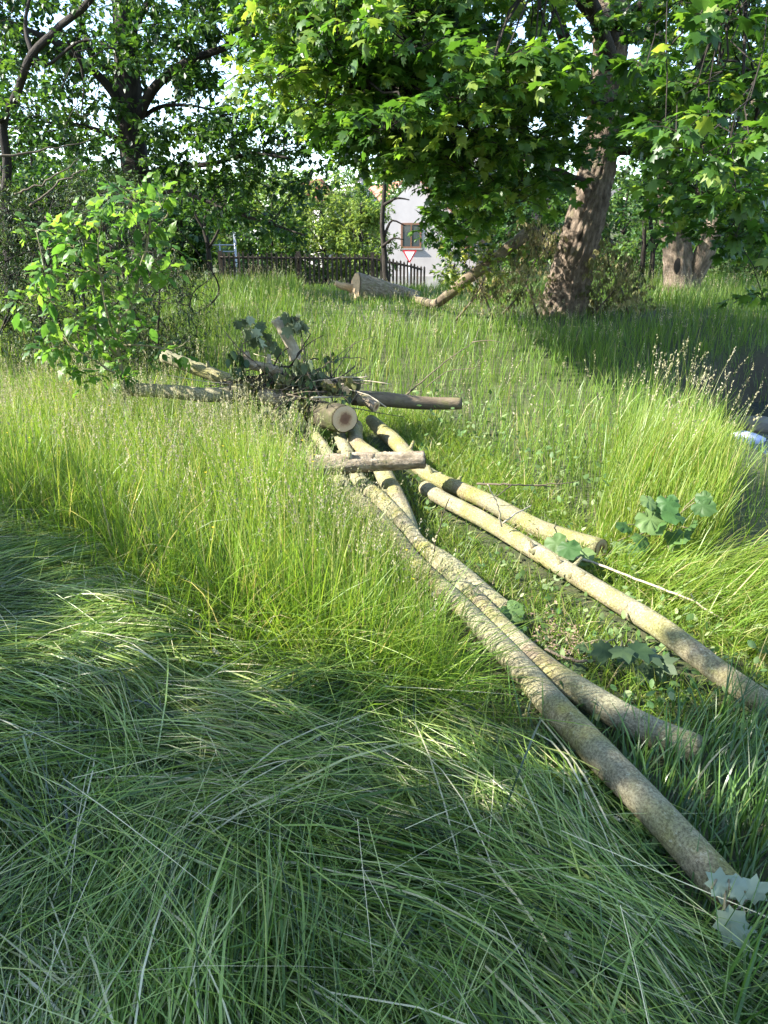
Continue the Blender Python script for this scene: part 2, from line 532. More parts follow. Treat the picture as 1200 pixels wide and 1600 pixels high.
M['steel'] = plain('galvanised_steel', (.42, .43, .44), .4, .1, 20, .6)
M['plaster'] = plain('white_plaster', (.36, .335, .325), .9, .12, .9, bs=.1)
M['plinth'] = plain('grey_plinth', (.30, .29, .27), .9, .12, 3, bs=.2)
M['window_wood'] = plain('brown_window_frame', (.15, .07, .035), .5, .15, 12)
M['rooftile'] = plain('clay_roof_tile', (.30, .12, .075), .85, .25, 9)
M['barn'] = plain('dark_barn_board', (.04, .036, .032), .8, .25, 3)

def cut_mat():
    m, nt, b, out = new_mat('cut_wood')
    vec = attr(nt, 'bark', 'Vector')
    ln = nt.nodes.new('ShaderNodeVectorMath'); ln.operation = 'LENGTH'
    nt.links.new(vec, ln.inputs[0])
    n = noise(nt, 3.0, vec, 4)
    ad = nt.nodes.new('ShaderNodeMath'); ad.operation = 'MULTIPLY_ADD'
    nt.links.new(n, ad.inputs[0]); ad.inputs[1].default_value = .5
    nt.links.new(ln.outputs['Value'], ad.inputs[2])
    c = ramp(nt, [(.30, (.12, .055, .028)), (.62, (.17, .085, .045)), (.80, (.40, .27, .15)), (1.0, (.46, .34, .21))], ad.outputs[0])
    w = nt.nodes.new('ShaderNodeMath'); w.operation = 'SINE'
    mu = nt.nodes.new('ShaderNodeMath'); mu.operation = 'MULTIPLY'; mu.inputs[1].default_value = 75
    nt.links.new(ad.outputs[0], mu.inputs[0]); nt.links.new(mu.outputs[0], w.inputs[0])
    f = ramp(nt, [(.0, (.82, .82, .82)), (1, (1, 1, 1))], w.outputs[0])
    c = mixc(nt, 1.0, c, f, 'MULTIPLY')
    nt.links.new(c, b.inputs['Base Color']); b.inputs['Roughness'].default_value = .85
    return m
M['cut'] = cut_mat()
M['cut_pale'] = plain('pale_split_wood', (.48, .33, .19), .8, .25, 30)

def glass_mat():
    m, nt, b, out = new_mat('window_glass')
    b.inputs['Base Color'].default_value = (.05, .06, .065, 1)
    b.inputs['Roughness'].default_value = .08
    b.inputs['Specular IOR Level'].default_value = .8
    return m
M['glass'] = glass_mat()

def ground_mat():
    m, nt, b, out = new_mat('soil_and_thatch')
    g = nt.nodes.new('ShaderNodeNewGeometry')
    n = noise(nt, 14, g.outputs['Position'], 8, .7)
    c = ramp(nt, [(.3, (.020, .022, .009)), (.5, (.045, .058, .016)), (.7, (.085, .080, .035))], n)
    sep = nt.nodes.new('ShaderNodeSeparateXYZ')
    nt.links.new(g.outputs['Position'], sep.inputs[0])
    n2 = noise(nt, .35, g.outputs['Position'], 4)
    soil = ramp(nt, [(.45, (.0, .0, .0)), (.6, (1, 1, 1))], n2)
    # bare earth on steep bank faces only
    sn = nt.nodes.new('ShaderNodeSeparateXYZ')
    nt.links.new(g.outputs['Normal'], sn.inputs[0])
    steep = ramp(nt, [(.72, (1, 1, 1)), (.90, (0, 0, 0))], sn.outputs['Z'])
    c = mixc(nt, steep, c, (.045, .038, .020))
    nt.links.new(c, b.inputs['Base Color']); b.inputs['Roughness'].default_value = .95
    bump(nt, b, n, .8, .04)
    return m
M['ground'] = ground_mat()

def water_mat():
    m, nt, b, out = new_mat('stream_water')
    g = nt.nodes.new('ShaderNodeNewGeometry')
    n = noise(nt, 7, mapping(nt, g.outputs['Position'], (1, .45, 1)), 4)
    b.inputs['Base Color'].default_value = (.035, .045, .04, 1)
    b.inputs['Roughness'].default_value = .06
    b.inputs['IOR'].default_value = 1.33
    b.inputs['Specular IOR Level'].default_value = .9
    bump(nt, b, n, .35, .05)
    return m
M['water'] = water_mat()

# ------------------------------------------------------------------ ground
def warp(n, lo, hi, c, k):
    u = np.linspace(-1, 1, n)
    w = np.sinh(k * u) / math.sinh(k)
    return np.where(w < 0, c + (c - lo) * w, c + (hi - c) * w)
gx = warp(200, -320, 320, 0.6, 5.2)
gy = warp(220, -60, 520, 5.5, 5.0)
X, Y = np.meshgrid(gx, gy)
Z = H(X, Y)
nx, ny = len(gx), len(gy)
Vg = np.stack([X, Y, Z], -1).reshape(-1, 3)
ii = (np.arange(ny - 1)[:, None] * nx + np.arange(nx - 1)[None]).ravel()
Tg = np.concatenate([np.stack([ii, ii + 1, ii + nx + 1], -1), np.stack([ii, ii + nx + 1, ii + nx], -1)])
gr = link('ground', (Vg, Tg, np.full(len(Vg), .5), Vg), M['ground'], origin=(0, 0, 0))
tag(gr, 'grassy riverside meadow ground rising gently to a crest', 'ground', kind='structure')

# stream surface: strip along the ditch
dp = smooth_path(np.c_[DITCH, np.zeros(len(DITCH))], 60)
tn = norm(np.gradient(dp, axis=0)); sd = np.c_[-tn[:, 1], tn[:, 0], np.zeros(len(dp))]
zw = -0.42 + 0.0 * sstep(9, 14, dp[:, 1])
cols = [-1.15, -.4, .4, 1.15]
Vw = np.concatenate([np.c_[(dp + sd * c)[:, :2], zw] for c in cols])
K = len(dp); Tw = []
for c in range(3):
    for i in range(K - 1):
        a, b_ = c * K + i, (c + 1) * K + i
        Tw += [(a, a + 1, b_ + 1), (a, b_ + 1, b_)]
wt = link('stream_water', (Vw, np.array(Tw), np.full(len(Vw), .5), Vw), M['water'], origin=(4.6, 8, -.52))
tag(wt, 'narrow stream reflecting pale blue sky beside the tall grass', 'stream', kind='structure')

# road beyond the fence
Vr, Tr = [], []
rp = smooth_path([(-40, 38, 0), (-12, 36.5, 0), (0, 37, 0), (12, 39, 0), (40, 44, 0)], 60)
for i, p in enumerate(rp):
    for s in (-2.6, 2.6):
        Vr.append((p[0], p[1] + s, float(H(p[0], p[1] + s)) + .10))
    if i:
        a = 2 * (i - 1); Tr += [(a, a + 2, a + 3), (a, a + 3, a + 1)]
Vr = np.array(Vr)
road = link('road', (Vr, np.array(Tr), np.full(len(Vr), .5), Vr), plain('worn_asphalt', (.20, .195, .18), .9, .15, 2), origin=(0, 37, -1.2))
tag(road, 'pale worn road behind the picket fence', 'road', kind='structure')

# ------------------------------------------------------------------ house, barn, signs, fence
def poly_prism(pts, y0, y1):
    """pts: outline in (x,z); extruded from y0 to y1."""
    n = len(pts)
    V = [(x, y0, z) for x, z in pts] + [(x, y1, z) for x, z in pts]
    T = [(0, i, i + 1) for i in range(1, n - 1)] + [(n, n + i + 1, n + i) for i in range(1, n - 1)]
    for i in range(n):
        j = (i + 1) % n
        T += [(i, n + i, n + j), (i, n + j, j)]
    V = np.array(V, float)
    # split vertices so the faces shade flat
    T = np.array(T); VV = V[T.ravel()]
    return VV, np.arange(len(VV)).reshape(-1, 3), np.full(len(VV), .5), VV.copy()

def rotz(part, a):
    V, T, R, B = part
    c, s = math.cos(a), math.sin(a)
    V = V @ np.array([[c, s, 0], [-s, c, 0], [0, 0, 1]])
    return V, T, R, B

def shift(part, p):
    V, T, R, B = part
    return V + np.asarray(p, float), T, R, B

def house(base, rot, W, D, eave, ridge, mat, roofmat, label, wins, plinth=True, name='house', cat='house'):
    h = thing(name, base, label, cat)
    put = lambda part: shift(rotz(part, rot), base)
    wall = link('wall', G(put(poly_prism([(0, -1.5), (W, -1.5), (W, eave), (W / 2, ridge), (0, eave)], 0, D))), mat, h, smooth=False)
    if plinth:
        link('plinth', G(put(box((W / 2, -.02, .1), (W + .06, .1, 1.0)))), M['plinth'], h, smooth=False)
    sl = math.atan2(ridge - eave, W / 2); L = (W / 2) / math.cos(sl) + .45
    roof = []
    for s in (-1, 1):
        cx = W / 2 + s * (W / 4 + .17); cz = (eave + ridge) / 2 + .12 - .14
        roof.append(put(box((cx, D / 2, cz), (L, D + .8, .16), 0, -s * sl if True else 0)))
    rf = link('roof', G(*roof), roofmat, h, smooth=False)
    link('chimney', G(put(box((W * .62, D * .4, ridge + .2), (.6, .6, 1.5)))), M['plinth'], rf, smooth=False)
    for (wx, wz, ww, wh) in wins:
        fr = []
        for (cx, cz, sx, sz) in ((wx - ww / 2, wz, .11, wh + .11), (wx + ww / 2, wz, .11, wh + .11), (wx, wz - wh / 2, ww - .11, .11), (wx, wz + wh / 2, ww - .11, .11), (wx, wz, .07, wh - .11)):
            fr.append(put(box((cx, -.015, cz), (sx, .09, sz))))
        w = link('window', G(*fr), M['window_wood'], h, smooth=False)
        for s in (-1, 1):
            link('pane', G(put(box((wx + s * ww / 4, -.012, wz), (ww / 2 - .09, .03, wh - .11)))), M['glass'], w, smooth=False)
        link('sill', G(put(box((wx, -.06, wz - wh / 2 - .09), (ww + .25, .2, .06)))), M['plinth'], w, smooth=False)
    return h

b0 = at(597, 400, 50); b0[2] = -1.1
house(b0, math.radians(-9), 9.0, 11, 4.3, 8.3, M['plaster'], M['rooftile'], 'white plastered gable house with brown framed window beyond the fence', [(1.80, 2.95, 1.15, 1.35), (5.2, 2.95, 1.15, 1.35), (3.4, 5.6, .9, 1.1)])
b1 = at(745, 400, 43); b1[2] = -1.0
house(b1, math.radians(-6), 7.0, 8, 2.6, 5.0, M['barn'], M['barn'], 'dark boarded shed behind the leaning maple trunk', [], False, 'shed', 'shed')
b2 = at(505, 300, 82); b2[2] = -.9
house(b2, math.radians(20), 8.0, 9, 4.2, 8.0, M['plaster'], M['rooftile'], 'far house with red tiled roof showing above the round hedge bush', [(2, 2.9, 1.1, 1.2), (5.5, 2.9, 1.1, 1.2)])

def yield_sign(px, py, y, w, rot, label, zpost=None):
    c = at(px, py, y)
    gz = float(H(c[0], c[1]))
    s = thing('yield_sign', (c[0], c[1], gz), label, 'sign')
    hh = w * .866
    tri = lambda k, dy0, dy1: shift(rotz(poly_prism([(-k * w / 2, hh * k / 3), (0, -2 * hh * k / 3), (k * w / 2, hh * k / 3)], dy0, dy1), rot), c)
    link('border_plate', G(tri(1.0, 0, .02)), M['red'], s, smooth=False)
    link('white_field', G(tri(.70, -.008, -.002)), M['white'], s, smooth=False)
    link('post', G(tube([(c[0], c[1] + .06, gz - .3), (c[0], c[1] + .06, c[2] + hh / 3)], .035, 10)), M['steel'], s)
    return s
yield_sign(640, 398, 40, .72, math.radians(-4), 'red bordered white triangular yield sign in front of the house')
# sign seen from behind, turned away
c = at(401, 372, 38); gz = float(H(c[0], c[1]))
s = thing('road_sign', (c[0], c[1], gz), 'pale back of a narrow turned triangular road sign', 'sign')
link('sign_plate', G(shift(rotz(poly_prism([(-.38, .36), (0, -.50), (.38, .36)], -.012, .012), math.radians(-62)), c)), M['white'], s, smooth=False)
link('post', G(tube([(c[0] + .02, c[1] + .05, gz - .3), (c[0] + .02, c[1] + .05, c[2] + .3)], .03, 8)), M['steel'], s)

# thin railing and post on the left beyond the fence
p0, p1 = at(318, 383, 33), at(368, 383, 33)
s = thing('roadside_railing', (p0[0], p0[1], float(H(p0[0], p0[1]))), 'thin pale metal roadside railing left of the fence end', 'railing')
for dz in (0, -.25):
    link('rail', G(tube([p0 + (0, 0, dz), p1 + (0, 0, dz)], .025, 8)), M['steel'], s)
for f in (0.02, .5, .98):
    q = p0 * (1 - f) + p1 * f
    link('post', G(tube([(q[0], q[1], float(H(q[0], q[1])) - .2), q + (0, 0, .06)], .03, 8)), M['steel'], s)
q = at(366, 366, 35)
link('marker_post', G(box((q[0], q[1], q[2] - .6), (.10, .06, 1.4))), M['white'], None, smooth=False)
tag(bpy.data.objects['marker_post'], 'slim white roadside marker post near the railing', 'post')

# picket fence
fp = smooth_path([at(343, 400, 25), at(470, 400, 25.3), at(600, 405, 26), at(668, 408, 27.0)], 200)
fp[:, 2] = H(fp[:, 0], fp[:, 1])
fence = thing('picket_fence', fp[0], 'dark wooden picket fence along the road behind the meadow', 'fence')
seg = np.concatenate([[0], np.cumsum(np.linalg.norm(np.diff(fp[:, :2], axis=0), axis=1))])
zt = lambda X_: 1.24 - .02 * X_
def fpos(s_):
    return np.array([np.interp(s_, seg, fp[:, k]) for k in range(3)])
s_ = 0.0; k = 0
def ftop(x_): return np.interp(x_, [-5.5, -.4, .9, 1.7], [1.24, 1.19, .92, .68])
while s_ < seg[-1]:
    p = fpos(s_); top = ftop(p[0]) + rng.normal(0, .025)
    hgt = top - p[2] + .1
    w = .065
    V = [(-w / 2, 0), (w / 2, 0), (w / 2, hgt - .05), (0, hgt), (-w / 2, hgt - .05)]
    g = shift(rotz(poly_prism(V, -.013, .013), rng.normal(0, .05)), (p[0] + rng.normal(0, .006), p[1], p[2] - .1))
    V_, T_, R_, B_ = g
    B_ = B_ + rng.uniform(0, 50)
    link('picket', G((V_, T_, R_, B_)), M['picket'], fence, smooth=False)
    s_ += .146 + rng.normal(0, .004); k += 1
for dz in (.98, .42):
    link('rail', G(tube(fp[::8] + np.array([0, .05, 0]) + np.c_[np.zeros(25), np.zeros(25), (ftop(fp[::8, 0]) - fp[::8, 2]) * dz - .12], .04, 6)), M['picket'], fence)
for s_ in np.arange(0.0, seg[-1], 2.4):
    p = fpos(s_)
    tp_ = ftop(p[0]) - p[2]
    link('post', G(box((p[0], p[1] + .15, p[2] + tp_ / 2 - .1), (.13, .13, tp_ + .3))), M['picket'], fence, smooth=False)

# ------------------------------------------------------------------ trees
def rand_unit(n):
    return norm(rng.normal(0, 1, (n, 3)))

class Tree:
    """Limbs follow given control points; every clump of foliage grows on a branch from the nearest limb."""
    def __init__(s, name, base, label, cat='tree', group=None):
        s.root = thing(name, base, label, cat, group)
        s.pts, s.rad = [], []
        s.tw = Geo()
        s.L = []            # leaf arrays: pos, dir, normal, size, rnd

    def limb(s, pts, r0, r1, mat, part='limb', n=None, sides=12, rough=.08, ridge=0.0, flare=0.0, seed=1, steps=None):
        L = np.sum(np.linalg.norm(np.diff(np.asarray(pts, float), axis=0), axis=1))
        n = steps or int(max(8, L * 7))
        P = smooth_path(pts, n)
        P = P + np.cumsum(rng.normal(0, .004, P.shape), axis=0)
        t = np.linspace(0, 1, n)
        R = r0 + (r1 - r0) * t + flare * np.exp(-t * L / .45)
        link(part, G(tube(P, R, sides, rough, ridge, True, seed)), mat, s.root)
        s.pts.append(P); s.rad.append(R)
        return P

    def clump(s, c, r, nt, nl, ls, mode='flat', lean=(0, 0, 0), branch=True, br=.018, rv=(0, 1), twig_r=.004, hang=.45):
        c = np.asarray(c, float)
        A = np.concatenate(s.pts) if s.pts else None
        if branch and A is not None:
            d = np.linalg.norm(A - c, axis=1) + np.maximum(0, A[:, 2] - c[2]) * .3
            q = A[np.argmin(d)]
            mid = (q + c) / 2 + rng.normal(0, .08, 3) * np.linalg.norm(c - q) + np.array([0, 0, .08 * np.linalg.norm(c - q)])
            n = int(max(5, np.linalg.norm(c - q) * 4))
            P = smooth_path([q, mid, c], min(n, 10) if c[1] < 20 else 5)
            rr = np.linspace(min(br * (.6 + .3 * np.linalg.norm(c - q)), .03), twig_r * 1.2, len(P)); P[1:-1] += rng.normal(0, .03 * np.linalg.norm(c - q), (len(P) - 2, 3)) * (len(P) > 4)
            s.tw.add(*tube(P, rr, 5 if c[1] < 12 and c[1] > 2 else 3, cap=False, seed=rng.integers(99)))
        # twigs
        flat = np.array({'flat': [1, 1, .45], 'layer': [1, 1, .28]}.get(mode, [1, 1, .9]))
        e = c + rand_unit(nt) * flat * r * rng.uniform(.35, 1.0, (nt, 1)) ** .6
        k = 4
        t = np.linspace(0, 1, k)[None, :, None]
        st = c + (e - c) * rng.uniform(0, .35, (nt, 1))
        P = st[:, None] * (1 - t) + e[:, None] * t + np.array([0, 0, 1]) * (.10 * r * np.sin(t * 3.14))
        tg = norm(e - st)
        sd = norm(np.cross(tg, rand_unit(nt)))
        for off in (sd, norm(np.cross(tg, sd)))[:2 if 2 < c[1] < 15 else 1]:
            V, T, R = ribbons(P, np.full(nt, twig_r * 2), off, np.full(nt, .5), np.array([1, .9, .7, .4]))
            s.tw.add(V, T, R)
        # leaves along each twig
        tt = rng.uniform(.25, 1.05, (nt, nl, 1))
        pos = (st[:, None] * (1 - tt) + e[:, None] * tt + np.array([0, 0, 1]) * (.10 * r * np.sin(np.clip(tt, 0, 1) * 3.14))).reshape(-1, 3)
        n = len(pos)
        d = norm(np.repeat(tg, nl, 0) * .7 + rand_unit(n) * .9 + np.array([0, 0, -hang]))
        nn = norm(rand_unit(n) * .55 + np.array([0, 0, 1.0]) + np.asarray(lean))
        if mode == 'hang':
            d = norm(rand_unit(n) * .45 + np.array([0, 0, -1.0])); nn = rand_unit(n)
        pos = pos + d * ls * .25
        s.L.append((pos, d, nn, ls * rng.uniform(.45, 1.2, n), np.clip(rng.uniform(*rv) + rng.normal(0, .2, n), 0, 1)))

    def finish(s, leaf_mat_, twig_mat, tmpl=MAPLE_LOW, near_tmpl=None, near=0, foliage='foliage', nearmin=0.0):
        if s.tw.n:
            link('twigs', s.tw, twig_mat, s.root, kind='stuff')
        pos, d, nn, sz, rn = (np.concatenate([q[i] for q in s.L]) for i in range(5))
        if near:
            px, py, f = proj(pos)
            size = np.where((px > -20) & (px < 1220) & (py > -20) & (py < 1620) & (f > 0), sz / f, 0)
            idx = np.argsort(-size)[:near]
            idx = idx[size[idx] > nearmin / FPX]
            tm = near_tmpl or tmpl
            leafs = []
            for k in range(6):
                r_ = np.quantile(rn, (k + .5) / 6)
                V = tm[0].copy(); V[:, 2] *= .6 + .25 * k
                me = make_mesh('leaf', V, tm[1], np.full(len(V), r_), V, True)
                me.materials.append(leaf_mat_); leafs.append(me)
            rp_ = wpos(s.root)
            for i in idx:
                y = norm(d[i]); x = norm(np.cross(y, nn[i])); z = np.cross(x, y)
                o = bpy.data.objects.new('leaf', leafs[int(rng.integers(6))])
                m = Matrix.Identity(4)
                for r0 in range(3):
                    m[r0][0], m[r0][1], m[r0][2] = x[r0] * sz[i], y[r0] * sz[i], z[r0] * sz[i]
                    m[r0][3] = pos[i][r0] - rp_[r0]
                o.parent = s.root
                o.matrix_basis = m
                COL.objects.link(o)
            keep = np.ones(len(pos), bool); keep[idx] = False
            pos, d, nn, sz, rn = pos[keep], d[keep], nn[keep], sz[keep], rn[keep]
        if len(pos):
            V, T, R = leaves_geo(tmpl, pos, d, nn, sz, rn)
            link(foliage, (V, T, R, V), leaf_mat_, s.root, kind='stuff')
        return s.root

def clumps_in(px0, px1, py0, py1, y0, y1, n, keep=None):
    out = []
    while len(out) < n:
        px, py, y = rng.uniform(px0, px1), rng.uniform(py0, py1), rng.uniform(y0, y1)
        if keep is None or keep(px, py, y):
            out.append(at(px, py, y))
    return out

TS = np.array(to_sun)
_trunk_pts = np.array([at(px, py, 13.2) for px, py in ((875, 470), (885, 430), (898, 390), (905, 350), (915, 310), (922, 275))])
def sun_gap(c, p):
    """Leave the gaps in the crowns through which the sun reaches the trunk and the meadow."""
    c = np.asarray(c)
    q = c - _trunk_pts
    al = q @ TS
    dd_ = np.linalg.norm(q - al[:, None] * TS, axis=1)
    if ((dd_ < .75) & (al > 0)).any() and rng.random() < p:
        return False
    t = (c[2] - .4) / TS[2]
    lx, ly, lf = proj(c - TS * t)
    if lf > 0 and 300 < lx < 850 and 408 < ly < 560 and rng.random() < p:
        return False
    return True
# --- the big leaning maple
mb = ong(882, 490)
mb[2] = float(H(mb[0], mb[1]))
MY = mb[1]
mt = Tree('maple_tree', mb, 'big old maple with a thick leaning sunlit trunk and wide leafy boughs')
mt.limb([mb + (-.10, 0, -.35), at(882, 465, MY), at(905, 370, MY), at(928, 280, MY + .1), at(950, 150, MY + .2), at(962, 20, MY + .3), at(975, -160, MY + .5), at(990, -420, MY + .6)],
        .315, .17, M['trunk'], 'trunk', sides=72, rough=.07, ridge=.10, flare=.20, seed=3, steps=150)
mlimbs = [
    ([at(948, 190, MY), at(910, 120, MY - .3), at(880, 60, MY - .8), at(862, -10, MY - 1.2), at(850, -120, MY - 1.6)], .13, .05),
    ([at(893, 80, MY - .6), at(855, 90, MY - 1.0), at(810, 135, MY - 1.8), at(740, 150, MY - 2.6), at(650, 150, MY - 3.4), at(560, 140, MY - 4.0)], .075, .02),
    ([at(950, 160, MY), at(1005, 150, MY - .3), at(1060, 160, MY - 1.2), at(1110, 130, MY - 2.5), at(1180, 120, MY - 4)], .085, .03),
    ([at(940, 240, MY), at(985, 235, MY), at(1030, 260, MY + .1), at(1090, 300, MY - .6), at(1160, 330, MY - 1.4)], .08, .025),
    ([at(955, 100, MY), at(930, 20, MY - 1.5), at(900, -80, MY - 3.2), at(860, -150, MY - 5.2)], .12, .04),
    ([at(958, 60, MY), at(860, -40, MY - 1), at(720, -80, MY - 2.2), at(580, -90, MY - 3.0), at(470, -40, MY - 3.4)], .11, .03),
    ([at(962, 40, MY), at(1040, -20, MY - 1.5), at(1120, -60, MY - 3.5), at(1190, -60, MY - 5.5)], .10, .03),
    ([at(925, 290, MY), at(860, 265, MY - .5), at(790, 235, MY - 1.0), at(720, 235, MY - 1.4), at(650, 260, MY - 1.8)], .06, .018),
    ([at(965, -60, MY), at(1000, -160, MY + 2), at(1100, -220, MY + 4)], .12, .03),
    ([at(968, -100, MY), at(860, -220, MY + 1), at(700, -300, MY + 2)], .12, .03),
]
for k, (p, a, b_) in enumerate(mlimbs):
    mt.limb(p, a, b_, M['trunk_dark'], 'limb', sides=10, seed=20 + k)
def maple_keep(px, py, y):
    if 868 < px < 958 and py > 268: return False
    if abs(px - (950 + (150 - py) * .09)) < 48 and py < 260 and y < MY + .3 and rng.random() < .9: return False
    if 845 < px < 925 and py < 125 and y < MY - .5 and rng.random() < .75: return False
    # the lower edge of the crown: lowest left of the trunk and at the right
    edge = np.interp(px, [380, 450, 520, 600, 640, 700, 760, 830, 870, 960, 1010, 1080, 1200, 1300], [170, 235, 245, 270, 290, 335, 350, 315, 280, 265, 290, 370, 430, 440])
    if py > edge - 20 * rng.random(): return False
    if 320 < px < 425 and py > 60: return False
    if 585 < px < 690 and py > 285: return False
    if 1010 < px < 1110 and 85 < py < 175 and rng.random() < .6: return False
    return sun_gap(at(px, py, y), .9)
for c in clumps_in(400, 660, -60, 320, MY - 5.5, MY + .5, 95, maple_keep):
    mt.clump(c, .75, 12, 10, .108, 'layer', (-.25, -.1, 0), rv=(.15, 1))
for c in clumps_in(560, 900, -60, 400, MY - 6.2, MY - .5, 120, maple_keep):
    mt.clump(c, .75, 12, 10, .108, 'layer', (-.25, -.1, 0), rv=(.1, 1))
for c in clumps_in(930, 1240, -60, 440, MY - 6, MY + .5, 80, maple_keep):
    mt.clump(c, .75, 12, 10, .108, 'layer', (-.2, -.1, 0), rv=(.05, .85))
for c in clumps_in(380, 1240, -420, -60, MY - 6, MY + 3, 85):
    mt.clump(c, .8, 8, 6, .18, 'flat', rv=(.1, .8)) if sun_gap(c, .85) else None
# low sprays close to the viewer, upper right
for (px, py, y) in ((1060, 205, 6.2), (1100, 240, 6.0), (1040, 190, 6.6), (1150, 300, 6.3), (1090, 130, 6.8), (1170, 210, 6.1), (1180, 420, 7.6), (1150, 370, 7.6), (1195, 470, 8.4), (1110, 40, 6.6), (1010, 100, 7.0),
                    (715, 225, 8.6), (690, 190, 9.0), (620, 120, 8.4), (560, 175, 8.2), (500, 210, 8.6), (520, 120, 8.8), (470, 180, 9.2), (800, 270, 10.5), (690, 330, 11), (730, 300, 10.6), (880, 215, 11), (905, 240, 11.5), (660, 275, 10.6), (712, 300, 10), (740, 330, 10.2), (700, 335, 10.4), (725, 360, 10.3), (760, 345, 10.5), (690, 365, 10.6), (780, 310, 10.6), (715, 385, 10.8), (690, 310, 10.2), (820, 300, 10.8)):
    mt.clump(at(px, py, y), .42, 6, 8, .128, 'layer', (-.1, -.1, 0), rv=(.2, .8), br=.004)
mt.finish(M['maple'], M['trunk_dark'], MAPLE_LOW, MAPLE, 300)

# --- forked hollow maple at the right
rb = ong(1068, 462)
rb[2] = float(H(rb[0], rb[1])); RY = rb[1]
rt = Tree('maple_tree', rb, 'broken forked old maple with a hollow, right of the leaning trunk')
rt.limb([rb + (0, 0, -.3), at(1062, 440, RY), at(1056, 390, RY), at(1050, 330, RY), at(1045, 240, RY), at(1030, 130, RY), at(1020, 0, RY), at(1015, -200, RY)], .30, .12, M['trunk'], 'trunk', sides=40, rough=.09, ridge=.08, flare=.25, seed=5, steps=80)
rt.limb([at(1075, 445, RY), at(1092, 415, RY - .1), at(1108, 375, RY - .2), at(1120, 340, RY - .2), at(1150, 250, RY), at(1190, 120, RY), at(1210, -100, RY)], .22, .08, M['trunk'], 'limb', sides=24, rough=.1, ridge=.08, seed=6)
rt.limb([at(1046, 260, RY), at(1010, 215, RY), at(980, 170, RY)], .07, .03, M['trunk_dark'], 'limb', seed=7)
hc = at(1059, 416, RY - .27)
V, T, R, B = disc(hc + (0, -.02, 0), (0, -1, .1), .09, 16, 3, .1)
V[:, 2] = hc[2] + (V[:, 2] - hc[2]) * 1.9
link('hollow', (V, T, R, B), plain('hollow_shade_black', (.012, .009, .007), .95), rt.root)  # near-black disc on the solid trunk; the shade inside is painted in
for c in clumps_in(1000, 1260, 60, 400, RY - 2, RY + 3, 50, lambda px, py, y: not (1030 < px < 1110 and py > 385) and not (1020 < px < 1110 and 80 < py < 170 and rng.random() < .7)):
    rt.clump(c, .6, 8, 7, .16, 'flat', rv=(.1, .8))
for c in clumps_in(940, 1300, -300, 20, RY - 2, RY + 3, 30):
    rt.clump(c, .8, 8, 7, .18, 'flat', rv=(.1, .8))
rt.finish(M['maple'], M['twig'], MAPLE_LOW)

# --- dark tree on the left
LY = 17.5
lb = at(228, 420, LY); lb[2] = float(H(lb[0], LY))
lt = Tree('spreading_tree', lb, 'dark trunked spreading tree behind the sapling with low sweeping boughs')
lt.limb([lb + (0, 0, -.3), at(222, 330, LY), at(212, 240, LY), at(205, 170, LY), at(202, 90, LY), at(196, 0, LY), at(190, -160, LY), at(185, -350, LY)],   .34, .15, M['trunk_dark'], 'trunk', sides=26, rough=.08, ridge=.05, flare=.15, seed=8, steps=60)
for k, (p, a, b_) in enumerate([
    ([at(205, 190, LY), at(165, 130, LY - .4), at(100, 75, LY - 1), at(30, 40, LY - 1.4), at(-60, 0, LY - 2)], .10, .03),
    ([at(206, 120, LY), at(150, 95, LY - .3), at(125, 30, LY - .8), at(100, -40, LY - 1)], .09, .03),
    ([at(212, 190, LY), at(240, 140, LY - .3), at(290, 100, LY - .7), at(350, 75, LY - 1.0), at(420, 40, LY - 1.4), at(470, 20, LY - 1.8)], .11, .03),
    ([at(218, 185, LY), at(255, 165, LY), at(310, 165, LY - .3), at(345, 178, LY - .6)], .05, .012),
    ([at(224, 275, LY), at(270, 262, LY - .6), at(330, 258, LY - 1.2), at(395, 242, LY - 1.8), at(450, 250, LY - 2.2)], .075, .02),
    ([at(226, 300, LY), at(290, 302, LY - .6), at(350, 325, LY - 1.2), at(420, 348, LY - 1.6), at(478, 368, LY - 2)], .06, .014),
    ([at(200, 60, LY), at(235, 0, LY), at(280, -60, LY)], .10, .03),
    ([at(215, 240, LY), at(170, 210, LY + .4), at(120, 195, LY + .8), at(60, 190, LY + 1)], .08, .02),
    ([at(190, -100, LY), at(80, -180, LY), at(-40, -220, LY + 1)], .1, .03),
    ([at(190, -150, LY), at(300, -240, LY), at(400, -260, LY)], .1, .03)]):
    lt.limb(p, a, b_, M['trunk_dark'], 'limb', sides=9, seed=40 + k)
def left_keep(px, py, y):
    if 318 < px < 410 and 40 < py < 215: return rng.random() < .48
    if 225 < px < 300 and 130 < py < 200: return rng.random() < .25
    if px > 260 and 215 < py < 250: return rng.random() < .6
    edge = np.interp(px, [-100, 0, 120, 240, 300, 360, 430, 500], [250, 240, 250, 300, 330, 350, 372, 360])
    return py < edge and sun_gap(at(px, py, y), .45)
for c in clumps_in(-80, 500, -60, 375, LY - 2.5, LY + 2.5, 230, left_keep):
    lt.clump(c, .65, 11, 10, .145, 'flat', rv=(.0, .9), br=.012)
for c in clumps_in(-160, 480, -420, -60, LY - 3, LY + 3, 60):
    lt.clump(c, .9, 9, 8, .16, 'flat', rv=(.1, .8)) if sun_gap(c, .6) else None
lt.finish(M['oak'], M['trunk_dark'], DIAM)

